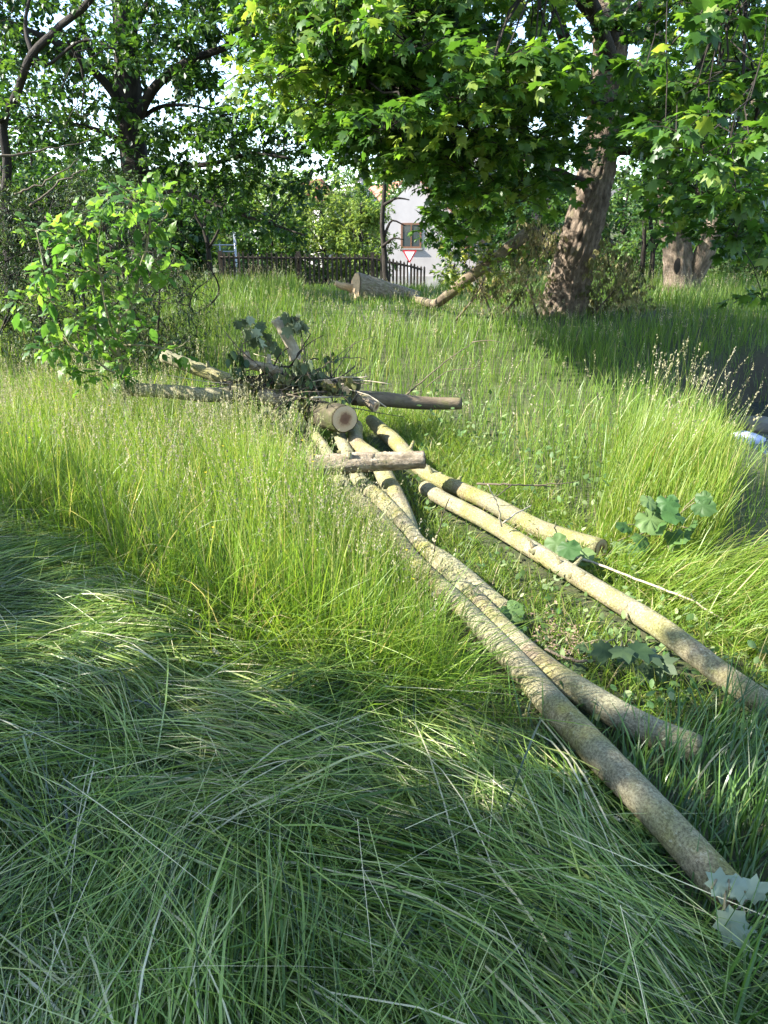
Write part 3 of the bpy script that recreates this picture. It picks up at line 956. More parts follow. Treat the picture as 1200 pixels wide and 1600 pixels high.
# --- crooked tree at the far left edge
EY = 13
eb = at(8, 430, EY); eb[2] = float(H(eb[0], EY))
et = Tree('crooked_tree', eb, 'crooked dark tree at the left edge above the thicket')
et.limb([eb + (0, 0, -.3), at(8, 330, EY), at(10, 260, EY), at(4, 195, EY), at(28, 150, EY), at(50, 95, EY - .2), at(95, 48, EY - .3), at(140, 10, EY - .5), at(200, -80, EY - .6)], .085, .04, M['trunk_dark'], 'trunk', sides=16, rough=.1, ridge=.05, flare=.1, seed=9)
for k, (p, a, b_) in enumerate([
    ([at(5, 190, EY), at(-30, 140, EY), at(-60, 40, EY)], .07, .02),
    ([at(52, 92, EY - .2), at(40, 40, EY), at(55, -30, EY)], .04, .015),
    ([at(52, 85, EY - .2), at(75, 100, EY - .1), at(130, 60, EY - .4), at(180, 75, EY - .6)], .03, .01),
    ([at(95, 48, EY - .3), at(130, 110, EY), at(128, 180, EY + .2)], .025, .008)]):
    et.limb(p, a, b_, M['trunk_dark'], 'limb', sides=8, seed=60 + k)
for c in clumps_in(-100, 210, -100, 250, EY - 1.2, EY + 1.2, 34, lambda px, py, y: py < 190 or rng.random() < .4):
    et.clump(c, .5, 8, 8, .10, 'flat', rv=(.2, .95), br=.008)
et.finish(M['oak'], M['trunk_dark'], DIAM)

# --- thin bare-stemmed trees
def slim_tree(pts, r0, r1, label, subs, cl, mat='oak', tm=DIAM, ls=.1, nleaf=(7, 7), rad=.5):
    b = np.asarray(pts[0], float)
    t = Tree('slim_tree', (b[0], b[1], float(H(b[0], b[1]))), label)
    t.limb(pts, r0, r1, M['trunk_dark'], 'trunk', sides=10, rough=.08, seed=int(rng.integers(99)))
    for p in subs:
        t.limb(p, r0 * .5, r1 * .4, M['trunk_dark'], 'limb', sides=7, seed=int(rng.integers(99)))
    for c in cl:
        t.clump(c, rad, nleaf[0], nleaf[1], ls, 'flat', rv=(.2, .9), br=.008)
    return t.finish(M[mat], M['trunk_dark'], tm)
def foot(px, py, y):
    p = at(px, py, y); p[2] = float(H(p[0], y)) - .1
    return p
slim_tree([foot(604, 425, 24), at(601, 400, 24), at(597, 360, 24), at(600, 310, 24), at(603, 260, 24), at(600, 200, 24)], .10, .04, 'slim dark tree standing at the left corner of the white house',
          [[at(597, 385, 24), at(615, 372, 23.7), at(632, 374, 23.5)], [at(601, 320, 24), at(620, 310, 23.6), at(640, 312, 23.3)], [at(602, 270, 24), at(580, 250, 24), at(560, 255, 24)], [at(600, 370, 24), at(612, 345, 24), at(634, 352, 24)]],
          clumps_in(550, 660, 190, 285, 23, 25, 14), ls=.12)
slim_tree([foot(328, 420, 23), at(325, 385, 23), at(318, 355, 23), at(324, 330, 23), at(340, 290, 23)], .09, .03, 'slim forked dark tree left of the fence end',
          [[at(325, 388, 23), at(338, 365, 23), at(350, 335, 23), at(352, 300, 23)], [at(320, 360, 23), at(305, 335, 23), at(300, 300, 23)]],
          clumps_in(270, 400, 270, 350, 22, 25, 16), ls=.12)
for k, (px, lab) in enumerate(((1003, 'thin dark stem shrub just right of the leaning maple'), (1018, 'thin dark upright stem beside its twin behind the wilted branches'))):
    slim_tree([foot(px, 430, 19), at(px + 2, 390, 19), at(px + 4 - 6 * k, 340, 19), at(px + 14 - 16 * k, 290, 19)], .07, .03, lab,
              [[at(px + 2, 395, 19), at(px + 18, 365, 19), at(px + 26, 330, 19)]], clumps_in(px - 40, px + 40, 270, 350, 18, 20, 6), ls=.13)

# --- background trees and bushes
def far_tree(px, y, top, cr, n, label, mat='far', low=.15, ls=.22, name='broadleaf_tree', lean=0.0, rv=(.1, .9), cat='tree', group=None):
    b = at(px, 380, y); b[2] = float(H(b[0], y))
    ztop = at(px, top, y)[2]
    h = ztop - b[2]
    t = Tree(name, b, label, cat, group)
    t.limb([b + (0, 0, -.3), b + (.1, 0, h * .3), b + (-.1, 0, h * .62), b + (0, 0, h * .88)], max(.05, .028 * h), .03, M['trunk_dark'], 'trunk', sides=9, seed=int(rng.integers(99)), steps=12)
    zc = b[2] + h * (low + 1) / 2; hz = h * (1 - low) / 2
    for _ in range(n):
        u = rand_unit(1)[0]; rr = rng.uniform(.35, 1.0) ** .5
        lump = 1 + .22 * math.sin(3 * math.atan2(u[1], u[0]) + px) + .15 * math.sin(5 * u[2] + px)
        c = np.array([b[0], b[1], zc]) + u * rr * np.array([cr, cr, hz]) * lump * .9
        t.clump(c, .34 * cr ** .6, 9, 10, ls, 'round', rv=rv, br=.015)
    return t.finish(M[mat], M['trunk_dark'], DIAM)

BG = [
    (-60, 24, 200, 2.6, 50, 'far', 'leafy tree at the far left edge behind the crooked tree', .12),
    (70, 27, 175, 2.8, 55, 'oak', 'dim rounded tree behind the thicket, nearest the left edge', .1),
    (20, 21, 230, 1.9, 50, 'oak', 'dim bushy tree low behind the crooked tree', .0),
    (120, 22, 250, 1.9, 50, 'oak', 'dim bushy tree low behind the thicket', .0),
    (290, 29, 285, 1.9, 45, 'oak', 'dim bushy tree above the left end of the railing', .12),
    (160, 30, 240, 2.8, 50, 'far', 'mid green tree seen through the thicket left of the dark trunk', .08),
    (255, 34, 262, 2.8, 50, 'oak', 'dark green tree just right of the dark trunk', .08),
    (310, 48, 262, 3.4, 55, 'hedge', 'tree across the road above the railing', .08),
    (372, 50, 268, 3.4, 55, 'hedge', 'tree across the road above the turned road sign', .10),
    (430, 52, 250, 3.6, 60, 'far', 'tree across the road left of the round hedge bush', .05),
    (560, 74, 262, 5.0, 60, 'far', 'distant tree beside the red tiled roof', .05),
    (670, 58, 210, 4.5, 60, 'oak', 'dark tree behind the white house gable', .08),
    (765, 36, 205, 3.0, 70, 'oak', 'dark leafy tree over the dark shed', .08),
    (850, 34, 240, 2.8, 60, 'oak', 'dense tree right behind the leaning maple', .05),
    (975, 36, 258, 3.4, 60, 'far', 'sunlit tree in the gap right of the leaning maple', .05),
    (1050, 44, 235, 4.0, 60, 'far', 'pale green tree far behind the hollow maple', .05),
    (1150, 32, 250, 3.2, 60, 'far', 'leafy tree behind the right edge of the stream', .05),
    (1240, 26, 180, 3.0, 60, 'oak', 'dark tree at the right edge beyond the stream', .05),
]
for (px, y, top, cr, n, mat, lab, low) in BG:
    far_tree(px, y, top, cr, int(n * 1.22), lab, mat, low, ls=.12 + y * .0030)
far_tree(505, 31, 278, 2.4, 150, 'big round pale green hedge bush behind the fence', 'hedge', .0, .13, 'hedge_bush', cat='bush', rv=(.4, 1))
far_tree(566, 30, 292, 1.3, 80, 'upright pale green bush against the house corner', 'hedge', .0, .12, 'hedge_bush', cat='bush', rv=(.4, 1))
far_tree(430, 29, 330, 1.6, 60, 'dark bush behind the middle of the fence', 'oak', .0, .12, 'hedge_bush', cat='bush')
far_tree(712, 30, 402, .75, 26, 'low bright green bush below the yield sign', 'fresh', .0, .12, 'hedge_bush', cat='bush', rv=(.3, 1))
far_tree(1000, 24, 360, 1.5, 60, 'mid green bush between the two old maples', 'far', .0, .12, 'hedge_bush', cat='bush')
far_tree(1170, 21, 372, 1.4, 60, 'green bush behind the hollow maple by the right edge', 'far', .0, .12, 'hedge_bush', cat='bush')
# a mass of wood on the rise far behind
wv = Geo()
nW = 11000
wy = rng.uniform(95, 150, nW); wx = rng.uniform(-1, 1, nW) * wy * .8
wz = H(wx, wy) + rng.uniform(0, 1, nW) ** .7 * (7 + 2.5 * wob(wx, wy, .12))
V, T, R = leaves_geo(DIAM, np.c_[wx, wy, wz], rand_unit(nW), rand_unit(nW), rng.uniform(.6, 1.2, nW), np.clip(.5 + .4 * wob(wx, wy, .2) + rng.normal(0, .15, nW), 0, 1))
tag(link('distant_wood', (V, T, R, V), M['far'], origin=(0, 100, 0)), 'far wooded slope on the horizon behind all trees', 'wood', kind='stuff')

# --- trees out of the frame on the left that shade the foreground
def shade_tree(x, y, r, z0, z1, n, label, ls=.2):
    b = np.array([x, y, float(H(x, y))])
    t = Tree('shade_tree', b, label)
    t.limb([b + (0, 0, -.2), b + (.1, .05, z0), b + (0, 0, (z0 + z1) / 2), b + (0, 0, z1 * .95)], .22, .05, M['trunk_dark'], 'trunk', sides=12, seed=int(rng.integers(99)), steps=16)
    for _ in range(n):
        u = rand_unit(1)[0]
        c = b + np.array([0, 0, (z0 + z1) / 2]) + u * rng.uniform(.3, 1) ** .5 * np.array([r, r, (z1 - z0) / 2])
        t.clump(c, .75, 9, 9, ls, 'flat', rv=(.1, .8), br=.012)
    return t.finish(M['maple'], M['twig'], DIAM)
shade_tree(-5.6, -.95, 2.7, 1.9, 7.0, 150, 'leafy tree out of frame at the left shading the flattened grass')
shade_tree(-8.6, -1.5, 2.7, 2.6, 9, 145, 'taller leafy tree out of frame at the left')
shade_tree(-3.4, -2.6, 2.5, 2.0, 6.0, 95, 'leafy tree out of frame behind the viewer')
shade_tree(-6.6, 2.5, 1.6, 1.5, 3.9, 50, 'low leafy tree out of frame at the left beside the tall grass')

# ------------------------------------------------------------------ left sapling
SY = 6.1
sb = at(190, 640, SY); sb[2] = float(H(sb[0], SY))
st = Tree('leafy_sapling', sb, 'young bushy sapling with broad bright leaves at the left', 'sapling')
st.limb([sb + (0, 0, -.1), at(190, 600, SY), at(178, 520, SY), at(203, 470, SY), at(208, 430, SY), at(222, 375, SY), at(228, 320, SY), at(218, 285, SY)], .024, .006, M['green_stem'], 'stem', sides=8, seed=1)
for k, p in enumerate([
    [at(178, 525, SY), at(165, 480, SY - .1), at(158, 430, SY - .1), at(155, 385, SY - .15), at(160, 320, SY - .1)],
    [at(185, 560, SY), at(130, 500, SY - .2), at(80, 470, SY - .3), at(66, 410, SY - .35), at(55, 360, SY - .35)],
    [at(205, 470, SY), at(235, 440, SY + .1), at(258, 420, SY + .15), at(270, 400, SY + .2)],
    [at(222, 372, SY), at(245, 350, SY + .1), at(262, 325, SY + .1), at(255, 290, SY + .1)],
    [at(160, 430, SY - .1), at(120, 400, SY - .1), at(105, 350, SY - .1), at(100, 330, SY - .1)],
    [at(180, 540, SY), at(225, 540, SY - .1), at(270, 545, SY - .2), at(300, 520, SY - .2)],
    [at(188, 590, SY), at(140, 560, SY - .2), at(110, 545, SY - .3)],
    [at(226, 330, SY), at(180, 300, SY), at(170, 285, SY)]]):
    st.limb(p, .010, .003, M['green_stem'], 'branch', sides=6, seed=k)
for px, py, q in [(218, 290, 4), (235, 300, 4), (258, 300, 4), (200, 300, 4), (170, 300, 4), (150, 325, 4), (105, 345, 4), (100, 370, 5), (120, 370, 5), (60, 365, 4), (55, 390, 4), (70, 420, 5), (50, 440, 4), (45, 470, 4), (75, 475, 5),
                  (70, 515, 5), (60, 525, 4), (110, 395, 5), (140, 385, 5), (160, 370, 5), (160, 400, 5), (150, 430, 5), (130, 445, 5), (170, 450, 5), (195, 440, 5), (215, 400, 5), (230, 360, 5), (250, 340, 4), (270, 390, 4), (240, 430, 5),
                  (265, 430, 4), (205, 480, 5), (150, 490, 5), (120, 500, 5), (100, 540, 5), (140, 540, 5), (170, 550, 6), (200, 540, 6), (230, 530, 5), (190, 580, 6), (150, 585, 5), (220, 570, 5), (120, 580, 5), (260, 545, 4), (180, 340, 4), (210, 345, 4)]:
    st.clump(at(px + rng.normal(0, 8), py + rng.normal(0, 8), SY + rng.normal(0, .20)), .15, q + 1, 3, .125, 'round', rv=(.2, 1), br=.004, twig_r=.002, hang=.3)
st.finish(M['sapling'], M['green_stem'], POINTED, POINTED, 300)

# thicket of brush behind the sapling
tk = Tree('brush_thicket', foot(90, 560, 9.5) + (0, 0, .1), 'dark tangled thicket of small leaved brush behind the sapling', 'thicket')
for k in range(34):
    px = rng.uniform(-140, 330); y = rng.uniform(9, 12.5)
    b = foot(px, 500, y)
    tpy = rng.uniform(300, 420) + max(0, px - 180) * .7
    e = at(px + rng.normal(0, 60), tpy, y)
    tk.limb([b, (b + e) / 2 + rng.normal(0, .25, 3), e], .022, .006, M['trunk_dark'], 'stem', sides=6, seed=k)
def brush_keep(px, py, y):
    return py > 290 + 25 * math.sin(px * .03) + max(0, px - 190) * 1.1
for c in clumps_in(-160, 310, 285, 585, 8.4, 12.5, 400, brush_keep):
    tk.clump(c, .42, 9, 9, .062, 'round', rv=(0, .9), br=.006, twig_r=.003)
tk.finish(M['brush'], M['trunk_dark'], NARROW)
for k, pts in enumerate(([(-10, 247, 8.6), (80, 232, 8.8), (150, 215, 9)], [(20, 305, 9), (90, 275, 9), (122, 248, 9.1)], [(48, 322, 8.8), (90, 290, 8.9), (140, 260, 9)], [(70, 340, 9), (130, 352, 9), (165, 345, 9)])):
    P = smooth_path([at(*p) for p in pts], 14) + rng.normal(0, .012, (14, 3))
    o = link('dead_branch', G(tube(P, np.linspace(.014, .004, 14), 6)), M['twig'])
    tag(o, ['long dead bare branch reaching highest over the thicket', 'short dead bare branch poking up from the thicket', 'dead bare branch slanting over the top of the thicket', 'dead bare branch lying level inside the thicket'][k], 'branch')

# wilted foliage heaps at the maple's foot and the fallen limb
def heap(name, label, clumps, rad, mat, tm, ls, mode, nt=9, nl=8, rv=(0, 1), cat='foliage heap', near=0):
    c0 = np.mean([at(*c) for c in clumps], axis=0)
    t = Tree(name, (c0[0], c0[1], float(H(c0[0], c0[1]))), label, cat)
    b = np.array([c0[0], c0[1], float(H(c0[0], c0[1]))])
    t.limb([b + (-.3, 0, .02), b + (0, 0, .4), b + (.2, 0, .9)], .02, .008, M['twig'], 'branch', sides=6)
    t.limb([b + (.3, 0, .02), b + (.15, .1, .4), b + (-.1, .1, .8)], .02, .008, M['twig'], 'branch', sides=6)
    for c in clumps:
        t.clump(at(*c), rad, nt, nl, ls, mode, rv=rv, br=.006, twig_r=.003)
    return t.finish(M[mat], M['twig'], tm, None, near)
Wl = [(px + rng.normal(0, 8), py + rng.normal(0, 8), MY - .5 + rng.normal(0, .5)) for px, py in [(840, 350), (860, 370), (830, 385), (800, 405), (850, 400), (815, 425), (790, 440), (760, 430), (830, 440), (855, 430), (770, 455), (800, 465), (840, 465), (750, 460), (845, 380), (820, 360)] for _ in range(2)]
heap('wilted_branches', 'pale wilted leafy branches heaped left of the leaning maple trunk', Wl, .30, 'wilt', NARROW, .085, 'hang', rv=(.4, 1))
Wr = [(px + rng.normal(0, 8), py + rng.normal(0, 8), MY - .2 + rng.normal(0, .5)) for px, py in [(935, 380), (950, 400), (930, 420), (970, 420), (945, 440), (985, 440), (1000, 455), (930, 460), (960, 465), (990, 475), (935, 485), (915, 480), (1010, 475), (960, 400), (975, 445)] for _ in range(2)]
heap('wilted_branches', 'brownish wilted leafy branches heaped right of the leaning maple trunk', Wr, .30, 'wilt', NARROW, .095, 'hang', rv=(.0, .8))
Wf = [(px + rng.normal(0, 8), py + rng.normal(0, 6), MY - 1 + rng.normal(0, .4)) for px, py in [(745, 350), (760, 370), (780, 395), (730, 395), (705, 410), (750, 420), (700, 430), (770, 430), (725, 445), (690, 400), (760, 440), (800, 385), (745, 395)]]
heap('leafy_spray', 'bright yellow green leaves drooping over the broken hanging limb', Wf, .26, 'fresh', DIAM, .10, 'flat', 7, 7, rv=(.2, 1), cat='foliage')

def log(name, label, pts, r0, r1, mat, cat='log', sides=26, steps=60, rough=.06, ridge=0.022, cuts=(1,), seed=1, group=None, cutmat='cut', knots=0):
    pts = [np.asarray(p, float) for p in pts]
    P = smooth_path(pts, steps)
    g0 = np.random.default_rng(seed)
    Lg = float(np.sum(np.linalg.norm(np.diff(P, axis=0), axis=1)))
    nk_ = max(4, int(Lg / .45) + 2); kx = np.linspace(0, 1, nk_); tt_ = np.linspace(0, 1, steps)
    low = lambda sd_: smooth_path(np.c_[kx, g0.normal(0, sd_, nk_), np.zeros(nk_)], steps)[:, 1]
    P = P + np.c_[low(.017), np.zeros(steps), low(.008)]
    R = np.linspace(r0, r1, steps) * (1 + low(.055) + .012 * np.convolve(g0.normal(0, 1, steps + 4), np.ones(5) / 5, 'valid'))
    o = thing(name, P[len(P) // 2], label, cat, group)
    link('bark', G(tube(P, R, sides, rough, ridge, True, seed)), mat, o)
    for c in cuts:
        n = norm(P[0] - P[1]) if c == 0 else norm(P[-1] - P[-2])
        q, r_ = (P[0], R[0]) if c == 0 else (P[-1], R[-1])
        link('cut_face', disc(q + n * .006 * max(1, r_ / .06), n, r_ * .95, 20, seed, .04), M[cutmat], o)
    for k in range(knots):
        i = int(g0.integers(4, steps - 4)); u = norm(g0.normal(0, 1, 3) + np.array([0, -.6, .8]))
        tn_ = norm(P[i + 1] - P[i]); u = norm(u - tn_ * np.dot(u, tn_))
        link('knot', G(tube([P[i] + u * R[i] * .75, P[i] + u * R[i] * 1.05, P[i] + u * (R[i] * (1.15 + .5 * (k % 3)))], [R[i] * .5, R[i] * .28, R[i] * .17], 9, .1, seed=k)), mat, o)
    return o

# fallen trunk section and broken limb on the crest
fy = 17.0
fa, fb = at(556, 452, fy - .3), at(650, 470, fy + .2)
log('fallen_log', 'thick sawn trunk section lying on the meadow crest', [fa, (fa * .55 + fb * .45) + (0, 0, .01), fb], .31, .21, M['rough'], cuts=(0,), sides=40, steps=40, ridge=.05, seed=31, cutmat='cut_pale')
log('split_log', 'broken orange splintered log left of the thick sawn trunk', [at(522, 441, fy - .2), at(538, 447, fy - .2), at(553, 452, fy - .1)], .06, .11, M['cut_pale'], cuts=(), sides=9, steps=12, rough=.2, ridge=.1, seed=32)
log('broken_limb', 'mossy bent limb broken from the maple, rising from the fallen trunk', [at(640, 460, fy), at(672, 474, MY + .6), at(700, 462, MY - .4), at(735, 430, MY - .8), at(780, 398, MY - .8), at(810, 378, MY - .7), at(832, 356, MY - .5)], .06, .085, M['pole_brown'], cuts=(1,), sides=20, rough=.15, ridge=.06, seed=33, knots=3)

# ------------------------------------------------------------------ poles and log pile
PG = 'felled poles lying side by side through the grass'
POLES = {}
def gp(px, py, z):
    r = ray(px, py)
    # point on the ray at height z above the local ground
    return ong(px, py, z)
poleA = [gp(492, 680, 0.136), gp(545, 765, 0.111), gp(590, 815, 0.102), gp(640, 868, 0.102), gp(700, 930, 0.093), gp(800, 1032, 0.085), gp(900, 1142, .10), gp(1010, 1262, .115), gp(1080, 1340, .115), gp(1140, 1408, .11)]
poleB = [gp(528, 676, 0.136), gp(585, 775, 0.119), gp(640, 838, 0.102), gp(700, 898, 0.093), gp(760, 960, 0.085), gp(840, 1036, 0.076), gp(930, 1096, .08), gp(1010, 1142, .07), gp(1080, 1172, .04)]
poleC = [gp(548, 672, 0.145), gp(590, 722, 0.136), gp(620, 772, 0.119), gp(650, 835, 0.102), gp(700, 882, 0.111), gp(750, 925, 0.085), gp(800, 962, 0.051)]
poleD = [gp(582, 655, 0.153), gp(612, 690, 0.153), gp(650, 728, 0.128), gp(720, 765, 0.111), gp(790, 798, 0.085), gp(870, 834, 0.060), gp(938, 862, 0.051)]
poleF = [gp(668, 764, 0.085), gp(700, 784, 0.102), gp(760, 815, 0.111), gp(840, 862, 0.111), gp(930, 920, 0.111), gp(1030, 985, 0.111), gp(1120, 1048, 0.102), gp(1210, 1106, 0.093), gp(1330, 1190, 0.085)]
log('felled_pole', 'longest mossy pole, nearest end in the shaded foreground grass', poleA, .044, .047, M['pole'], seed=1, steps=200, knots=10, group=PG)
log('felled_pole', 'pale pole just right of the longest one, its near end sunk in grass', poleB, .046, .049, M['pole'], seed=2, steps=200, knots=8, group=PG)
log('felled_pole', 'short pole squeezed behind the two front poles', poleC, .058, .046, M['pole'], seed=3, steps=200, knots=3, group=PG)
log('felled_pole', 'crooked mossy pole ending at big leaves, farthest right pole', poleD, .056, .050, M['pole_moss'], seed=4, steps=60, rough=.09, knots=6, group=PG)
log('felled_pole', 'smooth sunlit pole running out through the right edge', poleF, .048, .043, M['pole'], seed=5, steps=200, knots=9, group=PG)
ALLP = [np.array(p) for p in (poleA, poleB, poleC, poleD, poleF)]

cl0, cl1 = gp(476, 733, .26), gp(664, 722, .30)
log('cross_log', 'short rough barked log lying across the poles', [cl0, (cl0 + cl1) / 2 + (0, 0, .01), cl1], .064, .054, M['rough'], cuts=(0, 1), rough=.12, ridge=.09, sides=30, steps=60, seed=6, knots=2, cutmat='cut')
bl0, bl1 = gp(478, 652, .30), gp(548, 652, .30)
bl0 = bl0 + (.05, .22, 0)
bl1 = bl1 + (-.02, -.24, .03)
log('cut_log', 'thick sawn log with round cut face towards the viewer', [bl0, (bl0 + bl1) / 2, bl1], .108, .102, M['dark_log'], cuts=(0, 1), sides=26, steps=30, rough=.04, ridge=.05, seed=7)
PB = bl0[1]
def zz(px, py, y): return at(px, py, y)
log('pile_pole', 'straight brown pole on the right side of the pile', [zz(556, 618, PB + .25), zz(620, 625, PB + .35), zz(680, 629, PB + .4), zz(722, 632, PB + .4)], .062, .052, M['pole_brown'], seed=8, sides=14, steps=30)
log('pile_pole', 'grey pole slanting out of the pile behind the sapling', [zz(258, 558, PB + .6), zz(300, 573, PB + .5), zz(350, 590, PB + .4), zz(392, 602, PB + .3), zz(440, 612, PB + .3)], .058, .07, M['pole'], seed=9, sides=14, steps=30, knots=2)
log('pile_pole', 'low grey pole nearly hidden by grass, left of the pile', [zz(205, 608, PB + .1), zz(270, 612, PB + .05), zz(330, 618, PB), zz(385, 612, PB + .1)], .055, .06, M['pole'], seed=10, sides=14, steps=30)
log('pile_pole', 'dark mossy pole across the heart of the pile', [zz(375, 603, PB + .15), zz(430, 597, PB + .15), zz(490, 603, PB + .2), zz(560, 600, PB + .4)], .065, .06, M['dark_log'], seed=11, sides=16, steps=30)
log('upright_stub', 'grey bare stub sticking up out of the pile', [zz(462, 565, PB + .3), zz(455, 545, PB + .3), zz(440, 515, PB + .3), zz(428, 496, PB + .3)], .052, .040, M['stick'], cat='branch', seed=12, sides=14, steps=22, cuts=(1,))
log('pile_branch', 'reddish brown broken branch pointing left from the pile', [zz(378, 552, PB), zz(400, 568, PB), zz(425, 580, PB + .05), zz(452, 590, PB + .1)], .03, .045, M['rough'], cat='branch', seed=13, sides=12, steps=20, cuts=(0,))
log('pile_branch', 'thin forked branch below the upright stub', [zz(418, 553, PB + .1), zz(425, 570, PB + .1), zz(436, 592, PB + .1)], .018, .022, M['stick'], cat='branch', seed=14, sides=9, steps=14)
log('pile_branch', 'small branch with pale sawn end behind the cut log', [zz(480, 580, PB + .35), zz(500, 592, PB + .2), zz(514, 602, PB + .02)], .04, .042, M['dark_log'], cat='branch', seed=15, sides=12, steps=14, cutmat='cut_pale')
log('pile_branch', 'small branch with orange sawn end right above the cut face', [zz(500, 588, PB + .4), zz(520, 600, PB + .2), zz(537, 609, PB - .02)], .036, .040, M['rough'], cat='branch', seed=16, sides=12, steps=14, cutmat='cut_pale')
log('bark_chunk', 'short red brown bark chunk right of the cut face', [zz(558, 622, PB + .05), zz(575, 626, PB), zz(592, 634, PB - .05)], .05, .045, M['rough'], cat='wood chunk', seed=17, sides=12, steps=14, rough=.15)
log('wood_block', 'pale split wood block left of the cut log', [zz(412, 618, PB), zz(430, 622, PB - .05), zz(447, 622, PB - .05)], .055, .06, M['rough'], cat='wood chunk', seed=18, sides=9, steps=10, cutmat='cut_pale')
log('wood_block', 'small round billet under the split wood block', [zz(415, 645, PB - .1), zz(440, 646, PB - .12)], .045, .045, M['pole'], cat='wood chunk', seed=19, sides=12, steps=10)

def spray(name, label, stem, clumps, rad, mat, tm, ls, cat, mode='hang', nt=4, nl=3, rv=(0, 1), stem_r=.006, near=300, stem_mat='twig', hang=.45):
    b = np.asarray(stem[0], float)
    t = Tree(name, b, label, cat)
    t.limb(stem, stem_r, stem_r * .4, M[stem_mat], 'stem', sides=6)
    for c in clumps:
        t.clump(np.asarray(c), rad, nt, nl, ls, mode, rv=rv, br=.003, twig_r=.0015, hang=hang)
    return t.finish(M[mat], M[stem_mat], tm, tm, near)
spray('dry_leaf_spray', 'drooping grey green dried leaves on the tip right of the upright stub', [zz(478, 575, PB + .3), zz(476, 535, PB + .25), zz(462, 495, PB + .2)], [zz(462, 495, PB + .2), zz(450, 500, PB + .2), zz(470, 500, PB + .2)], .10, 'grey_leaf', MAPLE, .085, 'leaf spray', nt=4, nl=2)
spray('dry_leaf_spray', 'drooping grey green dried leaves left of the upright stub', [zz(440, 570, PB + .2), zz(415, 530, PB + .1), zz(385, 490, PB + .1)], [zz(385, 500, PB + .1), zz(398, 515, PB + .1), zz(415, 535, PB + .1), zz(400, 525, PB + .05)], .12, 'grey_leaf', MAPLE, .085, 'leaf spray', nt=4, nl=2)
spray('dry_leaf_spray', 'dark shrivelled leaves hanging by the reddish broken branch', [zz(400, 568, PB), zz(375, 545, PB - .1)], [zz(372, 560, PB - .1), zz(365, 552, PB - .1), zz(372, 572, PB - .1)], .07, 'brush', OVAL, .08, 'leaf spray', nt=5, nl=3)
spray('dry_leaf_spray', 'bundle of shrivelled grey leaves on top of the pile', [zz(500, 610, PB + .2), zz(490, 580, PB + .1), zz(480, 560, PB + .1)], [zz(px, py, PB + .05 + rng.normal(0, .1)) for px, py in [(470, 565), (485, 570), (495, 580), (478, 585), (490, 595), (462, 580), (470, 600), (500, 600)]], .11, 'grey_leaf', OVAL, .085, 'leaf spray', nt=7, nl=4, rv=(0, .7))

def thin(name, label, pts, r0, r1, mat='twig', cat='twig', n=22, subs=()):
    P = smooth_path(pts, n) + rng.normal(0, .0022, (n, 3))
    parts = [tube(P, np.linspace(r0, r1, n), 6, seed=int(rng.integers(99)))]
    for q in subs:
        Q = smooth_path(q, 10) + rng.normal(0, .002, (10, 3))
        parts.append(tube(Q, np.linspace(r0 * .6, r1 * .7, 10), 5, seed=int(rng.integers(99))))
    return tag(link(name, G(*parts), M[mat]), label, cat)
for k, (pts, r_, mt_, lab) in enumerate([
    ([(345, 600, .1), (400, 588, 0), (450, 572, .1), (500, 560, .2)], .016, 'trunk_dark', 'dark thin branch crossing the pile from lower left to upper right'),
    ([(395, 612, -.1), (440, 585, 0), (470, 548, .1), (486, 520, .1)], .012, 'trunk_dark', 'dark thin branch rising steeply in front of the upright stub'),
    ([(505, 650, -.2), (495, 610, -.1), (478, 575, 0), (470, 530, .1)], .010, 'twig', 'slender twig rising from behind the cut log'),
    ([(540, 622, -.1), (520, 590, .1), (512, 565, .2)], .012, 'trunk_dark', 'short dark branch standing behind the cut face'),
    ([(430, 640, -.15), (470, 618, -.1), (520, 612, 0), (600, 616, .2)], .014, 'twig', 'thin branch lying along the front of the pile'),
    ([(360, 610, -.05), (372, 580, 0), (378, 545, .1), (392, 520, .1)], .009, 'twig', 'thin twig standing at the left end of the pile'),
    ([(440, 600, 0), (410, 575, 0), (370, 540, 0), (352, 520, .1)], .008, 'twig', 'thin twig leaning out left over the grass from the pile'),
    ([(470, 600, .1), (500, 575, .2), (535, 560, .3), (570, 560, .3)], .008, 'twig', 'thin twig leaning out right behind the pile')]):
    P = smooth_path([zz(a_, b_, PB + c_) for a_, b_, c_ in pts], 14) + rng.normal(0, .008, (14, 3))
    q0 = P[7]; e1 = P[9] + np.array([rng.normal(0, .18), rng.normal(0, .1), .16])
    tag(link('pile_twig', G(tube(P, np.linspace(r_, r_ * .35, 14), 7, .1, seed=k), tube(smooth_path([q0, (q0 + e1) / 2 + (0, 0, .04), e1], 7), np.linspace(r_ * .5, r_ * .2, 7), 5)), M[mt_]), lab, 'twig')
spray('dry_leaf_spray', 'dark leaves added for the dense shade in the left half of the pile', [zz(420, 640, PB), zz(400, 610, PB), zz(390, 590, PB)], [zz(px + rng.normal(0, 10), py + rng.normal(0, 8), PB - .05 + rng.normal(0, .12)) for px, py in [(380, 600), (400, 620), (430, 630), (460, 640), (490, 600), (450, 570), (500, 570), (540, 610), (350, 615), (470, 590), (420, 580), (510, 630)]], .15, 'brush', OVAL, .055, 'leaf spray', nt=9, nl=2, rv=(0, .8))  # dark leaf mass put in where the pile lies in deep shadow
spray('dry_leaf_spray', 'dull brown withered leaves caught in the middle of the pile', [zz(470, 620, PB), zz(440, 600, PB), zz(425, 590, PB)], [zz(px, py, PB + rng.normal(0, .1)) for px, py in [(420, 600), (440, 590), (455, 605), (510, 590), (525, 600), (400, 600), (470, 625), (540, 595)]], .12, 'wilt', OVAL, .07, 'leaf spray', nt=6, nl=4, rv=(0, .8))
